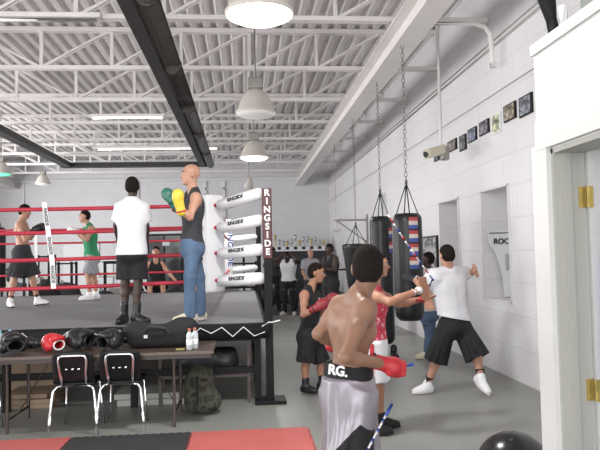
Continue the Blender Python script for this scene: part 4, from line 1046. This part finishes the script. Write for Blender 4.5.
# --- man in white t-shirt punching
Y = 7.2
J = dict(HD=at(446.5, 255.5, Y-.05), NK=at(449, 269, Y), FD=V(-.30, .95, -.15), SL=at(434, 275, Y-.08), SR=at(459, 273, Y+.12), PV=at(453.5, 322, Y+.05),
         EL=at(423, 287, Y+.02), WL=at(414, 279, Y+.24), ER=at(472, 273, Y+.28), WR=at(476.5, 271.5, Y+.52), KL=at(437, 354, Y+.05), KR=at(477, 352, Y-.05),
         AL=at(427, 383, Y+.12), AR=at(481, 380, Y-.10), TL=V(-.95, -.25, 0), TR=V(.35, -.75, -.55))
J['AL'][2] = .09; J['AR'][2] = .19
J['ER'] = at(470, 273, Y+.22); J['WR'] = at(474.5, 271, Y+.02)
p3 = human('person in white t-shirt and long black shorts stepping in to punch the nearest bag', J, 'skin_light', ('tee', 'white_fabric', dict(hem=.045, sleeve=.8, hn=V(-.2, 0, -1), inf=.02)), ('shorts', 'black_fabric', dict(waist=.13, len=1.24, flare=.135, amp=.014)), ('white_vinyl', .02, 'wrap_white', 'black_fabric'), ('fist', 'open'), s=1.0, h=.010, hair='short', build=1.02, curl=.8)
glove(p3, J['WL'], V(-.7, .6, .1), UP, 'dark_fabric', .8)

# --- person behind him
Y = 9.7
J = dict(HD=at(427.5, 259.5, Y), NK=at(428, 271, Y), FD=V(-.9, .3, 0), SL=at(422, 277, Y-.13), SR=at(433, 277, Y+.13), PV=at(428, 312, Y), EL=at(420, 290, Y-.2), WL=at(413, 282, Y-.1), ER=at(434, 293, Y+.15), WR=at(425, 286, Y+.2),
         KL=at(429, 334, Y-.05), KR=at(431, 334, Y+.12), TL=V(-1, 0, 0), TR=V(-1, 0, 0))
J['AL'] = V(*at(427, 352, Y-.07)[:2], .09); J['AR'] = V(*at(430, 352, Y+.12)[:2], .09)
human('person in grey-white shirt and jeans half hidden behind the puncher in white', J, 'skin_dark', ('tee', 'wrap_white'), ('pants', 'denim'), ('beige', .03), ('fist', 'fist'), s=.95, h=.012)

# --- kid in black with red gloves
Y = 7.6
J = dict(HD=at(316.5, 273, Y), NK=at(310, 287, Y), FD=V(.93, -.3, -.18), SL=at(316, 295, Y+.16), SR=at(304.5, 295, Y-.14), PV=at(309.5, 333, Y),
         ER=at(303.5, 315, Y-.22), WR=at(316, 308, Y-.3), EL=at(321, 314, Y+.12), WL=at(326, 301, Y-.06), KL=at(321, 362, Y+.1), KR=at(306, 362, Y-.05), TL=V(.9, -.3, 0), TR=V(.75, -.6, 0), hs=.98)
J['AL'] = V(*at(322, 383, Y+.1)[:2], .09); J['AR'] = V(*at(305.5, 386, Y-.05)[:2], .09)
kid = human('person in black sleeveless top and long black shorts holding red gloves at his chest', J, 'skin_mid', ('tank', 'black_fabric', dict(inf=.016, hem=-.06)), ('shorts', 'black_fabric', dict(waist=.06, len=.98, flare=.125, amp=.01)), ('black_leather', .08), ('fist', 'fist'), s=.88, h=.0095)
glove(kid, J['WR'], V(.85, .1, .35), V(0, 1, .2), 'red_dark', .95, 'maroon'); glove(kid, J['WL'], V(.8, -.2, .2), V(0, 1, .2), 'red_dark', .95, 'maroon')
tk = [o for o in kid.children if o.name.startswith('tank_top')][0]
MB().box(at(316.5, 300, Y-.02)+V(.02, -.02, 0), (.05, .012, .05), ax=[unit(V(.4, -.9, 0)), V(.9, .4, 0), UP]).build('shirt_logo', 'wrap_white', tk)

# --- bald trainer with yellow gloves in the ring
Y = 7.4
J = dict(HD=at(190.5, 175, Y), NK=at(194, 190, Y), FD=V(-.93, -.30, 0), SL=at(196, 198, Y-.16), SR=at(189, 197, Y+.16), PV=at(192, 243, Y),
         EL=at(190, 217.5, Y-.26), WL=at(180, 207, Y-.33), ER=at(184, 215, Y+.22), WR=at(174, 204, Y-.02), KL=at(190, 277, Y-.10), KR=at(199, 277, Y+.12), TL=V(-.93, -.2, 0), TR=V(-.85, -.3, 0))
J['AL'] = V(*at(190, 308, Y-.05)[:2], RZ+.095); J['AR'] = V(*at(200, 306, Y+.2)[:2], RZ+.095)
tr = human('bald person in black tank top and jeans holding yellow training gloves in the ring', J, 'skin_light', ('tank', 'dark_fabric', dict(inf=.014, hem=-.02)), ('pants', 'denim', dict(waist=.08, cuff=.062)), ('beige', .02, 'wrap_white'), ('fist', 'fist'), hair='bald', s=1.05, h=.0095, butt=.5, build=.92)
glove(tr, J['WL'], V(-.2, -.1, .85), V(1, 0, .2), 'yellow_leather', 1.1, 'red_leather'); glove(tr, J['WR'], V(-.35, -.2, .7), V(-1, 0, .3), 'green_leather', 1.15, 'red_leather')


# --- man in long white shirt seen from behind in the ring
Y = 7.45
J = dict(HD=at(132.5, 187, Y), NK=at(132, 200, Y), FD=V(.1, 1, -.05), SL=at(121, 207, Y), SR=at(143, 207, Y), PV=at(132, 250, Y),
         EL=at(116, 225, Y+.05), WL=at(119, 243, Y+.2), ER=at(146.5, 226, Y+.03), WR=at(146, 243, Y+.15), KL=at(125, 283, Y), KR=at(138, 283, Y), TL=V(-.25, -.9, 0), TR=V(.9, -.45, 0), DR=V(0, .2, -1), DL=V(0, .2, -1))
J['AL'] = V(*at(124, 307, Y-.0)[:2], RZ+.09); J['AR'] = V(*at(136.5, 308, Y-.05)[:2], RZ+.09)
p7 = human('person in long white t-shirt and dark shorts seen from behind in the ring', J, 'skin_dark', ('tee', 'white_fabric', dict(hem=-.06, sleeve=.78, inf=.02, wide=.006)), ('shorts', 'black_fabric', dict(waist=.04, len=.88, flare=.11)), ('black_leather', .13), ('fist', 'fist'), s=.95, h=.0095, face=False, build=.86)
glove(p7, J['WR'], J['DR'], V(-1, 0, 0), 'black_leather', .75, 'black_leather'); glove(p7, J['WL'], J['DL'], V(1, 0, 0), 'black_leather', .7, 'black_leather')

# --- two boxers sparring
Y = 10.7
J = dict(HD=at(25, 211.5, Y), NK=at(22, 220, Y), FD=V(.95, -.1, -.25), SL=at(24, 225, Y+.15), SR=at(19.5, 225, Y-.15), PV=at(22.5, 250, Y),
         ER=at(25.5, 240, Y-.25), WR=at(33, 232, Y-.15), EL=at(30, 238, Y+.2), WL=at(36, 230, Y+.12), KL=at(32, 275, Y+.1), KR=at(15, 276, Y-.1), TL=V(.95, -.2, .1), TR=V(.5, -.8, 0))
J['AL'] = V(*at(38, 297, Y+.1)[:2], RZ+.09); J['AR'] = V(*at(10, 298, Y-.15)[:2], RZ+.09)
b1 = human('shirtless person in dark shorts sparring at the left of the ring', J, 'skin_light', None, ('shorts', 'dark_fabric', dict(waist=.12, len=1.05, flare=.14, amp=.008)), ('white_vinyl', .03, 'black_fabric', 'black_fabric'), ('fist', 'fist'), s=.95, h=.011)
glove(b1, J['WR'], V(.8, 0, .5), V(0, 1, 0), 'black_leather', 1.0); glove(b1, J['WL'], V(.8, 0, .4), V(0, 1, 0), 'black_leather', 1.0)
Y = 12.0
J = dict(HD=at(84.5, 216.5, Y), NK=at(88.5, 225, Y), FD=V(-.95, -.3, -.1), SL=at(91, 229, Y-.15), SR=at(87, 229, Y+.15), PV=at(91.5, 256, Y),
         EL=at(87, 240, Y-.25), WL=at(78, 232, Y-.2), ER=at(83, 238, Y+.15), WR=at(76, 231, Y+.05), KL=at(88, 276, Y-.1), KR=at(93.5, 276, Y+.1), TL=V(-.95, -.2, 0), TR=V(-.9, -.3, 0))
J['AL'] = V(*at(89.5, 294, Y-.1)[:2], RZ+.09); J['AR'] = V(*at(96, 293, Y+.15)[:2], RZ+.09)
b2 = human('person in green sleeveless shirt and grey shorts facing his sparring partner', J, 'skin_light', ('tank', 'green_fabric', dict(inf=.022, hem=-.02)), ('shorts', 'grey_fabric', dict(waist=.05, len=.9, flare=.12)), ('white_vinyl', .03), ('fist', 'fist'), s=.95, h=.011)
glove(b2, J['WL'], V(-.9, 0, .2), V(0, 1, 0), 'white_vinyl', .9); glove(b2, J['WR'], V(-.9, 0, .2), V(0, 1, 0), 'white_vinyl', .9)

# --- seated person beyond the ring
Y = 14.9
J = dict(HD=at(156, 252, Y-.0), NK=at(156, 259, Y), FD=V(0, -1, -.1), SL=at(161.5, 264, Y), SR=at(150, 264, Y), PV=at(157, 284, Y+.05), EL=at(168, 272, Y-.1), WL=at(175, 280, Y-.25), ER=at(143, 272, Y-.1), WR=at(137, 281, Y-.25),
         KL=at(163, 286, Y-.45), KR=at(150, 286, Y-.45), TL=V(0, -1, 0), TR=V(0, -1, 0))
J['AL'] = V(*at(164, 300, Y-.5)[:2], .09); J['AR'] = V(*at(150, 300, Y-.5)[:2], .09)
human('person in black tank top seated with arms spread beyond the ring', J, 'skin_light', ('tank', 'black_fabric'), ('shorts', 'black_fabric', dict(waist=.06, len=.95)), ('black_fabric', .03), ('fist', 'fist'), s=1.05, h=.014)
zb_ = J['PV'][2]-.17
t = thing('bench', 'low black bench under the seated person beyond the ring', 'bench', (J['PV'][0], Y+.1, 0))
MB().box((J['PV'][0], Y+.12, zb_-.03), (1.3, .35, .06), bev=.02).build('seat', 'black_leather', t)
for sx in (-.55, .55): MB().box((J['PV'][0]+sx, Y+.12, (zb_-.06)/2), (.06, .28, zb_-.06)).build('leg', 'black_metal', t)

# --- people at the far end
Y = 19
def stand(px, ytop, Y, yaw, s, arms='down'):
    hd = at(px, ytop, Y); hd[2] = hd[2]-.125*s; z = lambda k: k*1.75*s
    f = V(math.cos(yaw), math.sin(yaw), 0); r = V(f[1], -f[0], 0); X = V(hd[0], Y, 0)
    zt = hd[2]+.125*s; k = zt/1.75; J = dict(HD=V(hd[0], Y, zt-.125*s)+f*.03, NK=X+UP*.845*zt, FD=f+V(0, 0, -.1), SL=X-r*.175*s+UP*.815*zt, SR=X+r*.175*s+UP*.815*zt, PV=X+UP*.53*zt)
    for n_, sg in (('L', -1), ('R', 1)):
        S_ = J['S'+n_]
        if arms == 'down': J['E'+n_] = S_+r*sg*.06*s-UP*.28*s; J['W'+n_] = J['E'+n_]+f*.16*s-UP*.18*s-r*sg*.02
        elif arms == 'up': J['E'+n_] = S_+r*sg*.14*s+f*.12*s+UP*.06*s; J['W'+n_] = J['HD']+r*sg*.09*s+f*.06*s+UP*.02
        elif arms == 'front': J['E'+n_] = S_+r*sg*.05*s-UP*.24*s+f*.08*s; J['W'+n_] = J['E'+n_]+f*.22*s+UP*.02*s-r*sg*.10
        J['K'+n_] = X+r*sg*.11*s+UP*.285*zt+f*.03; J['A'+n_] = X+r*sg*.14*s+UP*.09-f*.02; J['T'+n_] = f+r*sg*.3
    return J
J = stand(288, 250, 17.4, -2.0, 1.0, 'up'); J['HD'] = J['HD']+V(-.02, -.02, -.05)
human('person in white tank top and black trousers with hands raised to the head, far end', J, 'skin_dark', ('tank', 'white_fabric', dict(inf=.022, hem=-.02)), ('pants', 'black_fabric'), ('wrap_white', .03), ('fist', 'fist'), s=1.0, h=.015, build=1.2)
J = stand(330, 243.5, 14.6, -2.6, 1.04, 'front')
human('tall person in black sleeveless top and black shorts standing left of the tapering bag', J, 'skin_dark', ('tank', 'black_fabric', dict(inf=.018, hem=-.04)), ('shorts', 'black_fabric', dict(waist=.06, len=1.1, flare=.13)), ('black_fabric', .05), ('open', 'open'), s=1.04, h=.015, build=1.25)
J = stand(310, 249, 17.0, -1.2, .98, 'down')
human('bald person in grey shirt standing at the far end under the trophies', J, 'skin_pale', ('tee', 'grey_fabric'), ('pants', 'dark_fabric'), ('black_fabric', .03), ('fist', 'fist'), s=.98, h=.016, hair='bald')
J = stand(273, 247, 18.9, -1.8, 1.0, 'front')
human('person in dark jacket just right of the ring corner post', J, 'skin_dark', ('tee', 'dark_fabric', dict(sleeve=1.0)), ('pants', 'black_fabric'), ('black_fabric', .03), ('fist', 'fist'), s=1.0, h=.016)

# ------------------------------------------------------------------ equipment along the far end
def rack(px0, px1, pyt, Y, lab, shelves=3, m='black_metal', name='weight_rack', cat='rack', plates=True):
    a, c = at(px0, pyt, Y), at(px1, pyt, Y); x0, x1, zt = a[0], c[0], a[2]
    t = thing(name, lab, cat, ((x0+x1)/2, Y, 0.012))
    for x in (x0, x1):
        for y in (Y-.25, Y+.25): MB().box((x, y, zt/2+.006), (.06, .06, zt-.012)).build('upright', m, t)
    for k in range(shelves):
        z = .25+(zt-.3)*k/max(1, shelves-1); MB().box(((x0+x1)/2, Y, z), (x1-x0, .5, .04)).build('shelf', m, t)
        if plates and k < shelves-1:
            b = MB(); n = int((x1-x0)/.18)
            for i in range(n):
                x = x0+.12+i*.18; r = .06+.05*random.random()
                b.tube([(x, Y-.26, z+.02+r), (x, Y+.15, z+.02+r)], .02, 6); b.tube([(x, Y-.26, z+.021+r), (x, Y-.16, z+.021+r)], r, 10); b.tube([(x, Y+.03, z+.021+r), (x, Y+.13, z+.021+r)], r, 10)
                b.build('dumbbell_row' if 0 else 'dumbbell', 'rubber' if i % 3 else 'galv', t); b = MB()
    return t
rack(35, 52, 255, 17.3, 'tall black frame rack with weights behind the shirtless sparring person', 3)
rack(56, 74, 262, 18.5, 'lower black rack between the two sparring pair', 2)
rack(222, 256, 262, 16.2, 'low dark equipment rack seen through the ring corner pads', 3)
rack(5, 27, 268, 19, 'low black rack at the far left behind the shirtless sparring person', 3)
rack(336, 352, 268, 19.5, 'small dark rack in the far right corner of the gym', 2)
# black partition cabinet behind the seated person
a, c = at(146, 234, 17.0), at(182, 234, 17.0)
t = thing('equipment_cabinet', 'tall black cabinet standing behind the seated person', 'cabinet', ((a[0]+c[0])/2, 17.2, .012))
MB().box(((a[0]+c[0])/2, 17.3, a[2]/2+.006), (c[0]-a[0], .5, a[2]-.012), bev=.01).build('body', 'black_plastic', t)
for i in (0, 1):
    xx = a[0]+(c[0]-a[0])*(.26+.48*i); MB().box((xx, 17.035, a[2]/2), ((c[0]-a[0])*.44, .03, a[2]-.1), bev=.006).build('door', 'glass_dark', t)
MB().box((a[0]+(c[0]-a[0])*.55, 17.01, a[2]-.25), (.18, .02, .12)).build('notice', 'poster_white', t)
# bright panels on the far wall
def panel(px0, px1, py0, py1, m, lab, name='wall_poster', cat='poster', group='white panels on the far wall', Y=YF-.03):
    a, c = at(px0, py0, Y), at(px1, py1, Y)
    t = thing(name, lab, cat, ((a[0]+c[0])/2, Y, c[2]), group)
    MB().box(((a[0]+c[0])/2, Y, (a[2]+c[2])/2), (c[0]-a[0], .03, a[2]-c[2])).build('sheet', m, t)
    for zz in (a[2], c[2]): MB().box(((a[0]+c[0])/2, Y-.02, zz), (c[0]-a[0]+.06, .03, .05)).build('rail', 'galv', t)
panel(98, 113, 262, 273, 'poster_white', 'white panel on the far wall just right of the person in green, upper')
panel(98, 113, 277, 287, 'poster_white', 'white panel on the far wall just right of the person in green, lower')
panel(182, 187, 246, 284, 'poster_white', 'narrow tall white panel on the far wall left of the bald person in jeans', group=None)
# white bucket, bench
q = at(239, 290, 16.4); MBt = thing('bucket', 'white bucket on the floor beyond the ring corner', 'bucket', (q[0], 15.4, .012))
MB().lathe([(.15, 0), (.155, .01), (.185, .36), (.175, .36), (.145, .02)], (q[0], 15.4, .013), 20).build('body', 'white_vinyl', MBt, True)
MB().tube([(q[0]-.185*math.cos(t_), 15.25, .36-.14*math.sin(t_)) for t_ in np.linspace(0, PI, 9)], .006, 5).build('handle', 'galv', MBt, True)
# trophy shelf along the far wall
Y = 23.6; a, c = at(272, 250, Y), at(331, 250, Y); zs = a[2]
t = thing('trophy_counter', 'long pale counter under the trophies on the far wall', 'counter', ((a[0]+c[0])/2, Y, .012))
MB().box(((a[0]+c[0])/2, Y, zs-.03), (c[0]-a[0], .7, .06)).build('countertop', 'poster_white', t)
MB().box(((a[0]+c[0])/2, Y+.05, (zs-.06)/2+.006), (c[0]-a[0]-.1, .55, zs-.072)).build('base', 'rubber', t)
M['silver'] = mat('silver', (.5, .52, .52), .3, .8)
wherept = ['leftmost', 'second from the left', 'third from the left', 'fourth from the left', 'fifth from the left', 'sixth from the left', 'seventh from the left', 'eighth from the left', 'ninth from the left', 'tenth from the left', 'eleventh from the left', 'twelfth from the left', 'thirteenth from the left', 'rightmost']
for i in range(14):
    x = a[0]+.12+(c[0]-a[0]-.24)*i/13; hgt = .28+.3*random.random()
    t = thing('trophy', 'slim trophy on the far counter, %s in the row' % wherept[i], 'trophy', (x, Y, zs+.001), 'trophies along the far wall')
    MB().box((x, Y, zs+.05), (.11, .11, .098)).build('base', 'black_plastic' if i % 2 else 'poster_white', t)
    MB().lathe([(.03, .1), (.02, .12), (.022, hgt-.16), (.05, hgt-.12), (.055, hgt), (.0, hgt+.01)], (x, Y, zs), 10).build('cup', 'silver' if i % 3 else 'gold', t, True)
# punch bags, balls and bundles lying about
def lump(px, Y, sx, sy, sz, m, lab, name='gym_bag', cat='bag', group='gym bags on the floor at the far end'):
    x = at(px, 280, Y)[0]; g = SDF().ell((x, Y, sz*.55), (sx, sy, sz*.55), k=.05).ell((x-sx*.5, Y+.03, sz*.35), (sx*.5, sy*.8, sz*.36), k=.06).ell((x+sx*.45, Y, sz*.75), (sx*.4, sy*.6, sz*.3), k=.06)
    g.plane((x, Y, .013), (0, 0, -1)); t = thing(name, lab, cat, (x, Y, .013), group); g.build('body', m, t, .022)
    MB().tube([(x-sx*.5, Y-sy*.7, sz*.8), (x-sx*.1, Y-sy*.8, sz*1.15), (x+sx*.4, Y-sy*.6, sz*.95)], .018, 6).build('handle', 'dark_fabric', t)
for px, Y, sx, sz, m, lab in ((47, 15.6, .35, 1.0, 'black_fabric', 'black gym bag heap behind the white rope tie, left'), (66, 16.6, .4, .95, 'dark_fabric', 'dark grey bag heap between the sparring pair'), (104, 15.4, .3, .80, 'dark_fabric', 'grey bag heap just right of the person in green'),
                            (176, 15.6, .35, .85, 'dark_fabric', 'dark bag heap left of the bald person in jeans'), (132, 16.6, .35, .9, 'black_fabric', 'black bag heap behind the person in the white shirt'),
                            (262, 18.5, .4, .75, 'black_leather', 'black bag heap at the foot of the person in the dark jacket'), (302, 19.2, .4, .8, 'dark_fabric', 'dark bag heap between the white tank top and the bald person')):
    lump(px, Y, sx, .25, sz, m, lab)
# black shoes under the long bag
for px, yaw, lab in ((384.5, -2.0, 'left of two black shoes on the floor under the long black bag'), (394, -1.6, 'right of two black shoes on the floor under the long black bag')):
    p = at(px, 357, 9.9); g = SDF(); d = V(math.cos(yaw), math.sin(yaw), 0)
    g.cap(V(p[0], 9.9, .05), V(p[0], 9.9, .04)+d*.19, .048, .04, .02).cap(V(p[0], 9.9, .06), V(p[0], 9.9, .15), .05, .048, .03).plane((0, 0, .002), (0, 0, -1))
    t = thing('high_top_shoe', lab, 'shoe', (p[0], 9.9, 0), 'black shoes under the long bag'); g.build('upper', 'black_leather', t, .01)
    g = SDF().cap(V(p[0], 9.9, .012), V(p[0], 9.9, .012)+d*.2, .052, .046, .02).plane((0, 0, .018), (0, 0, 1)).plane((0, 0, .001), (0, 0, -1)); g.build('sole', 'dark_fabric', t, .008)
# machines and benches beyond the ring
def machine(px, Y, lab, h_=1.55, w_=.8):
    x = at(px, 280, Y)[0]; t = thing('exercise_machine', lab, 'exercise machine', (x, Y, .013), 'exercise machines beyond the ring')
    for sx in (-1, 1): MB().box((x+sx*w_/2, Y, h_/2+.007), (.07, .07, h_-.012)).build('upright', 'black_metal', t)
    MB().box((x, Y, h_), (w_+.07, .09, .08)).build('crossbar', 'black_metal', t)
    MB().box((x, Y, .05), (w_+.2, .6, .07), bev=.01).build('base', 'black_metal', t)
    MB().box((x, Y-.1, .34+h_*.14), (w_*.7, .22, .5), bev=.02).build('weight_stack', 'galv', t)
    MB().box((x, Y-.35, .48), (.36, .42, .08), bev=.03).build('seat', 'black_leather', t); MB().box((x, Y-.35, .26), (.08, .08, .37)).build('seat_post', 'black_metal', t)
machine(207, 19.0, 'black cable machine just right of the bald person in jeans')
machine(120, 18.2, 'black machine frame left of the person in the long white shirt', 1.5)
machine(228, 20.5, 'small black machine frame seen between the white corner pads', 1.7, 1.0)
machine(300, 21.8, 'black machine frame under the trophies at the far end', 1.35, 1.2)
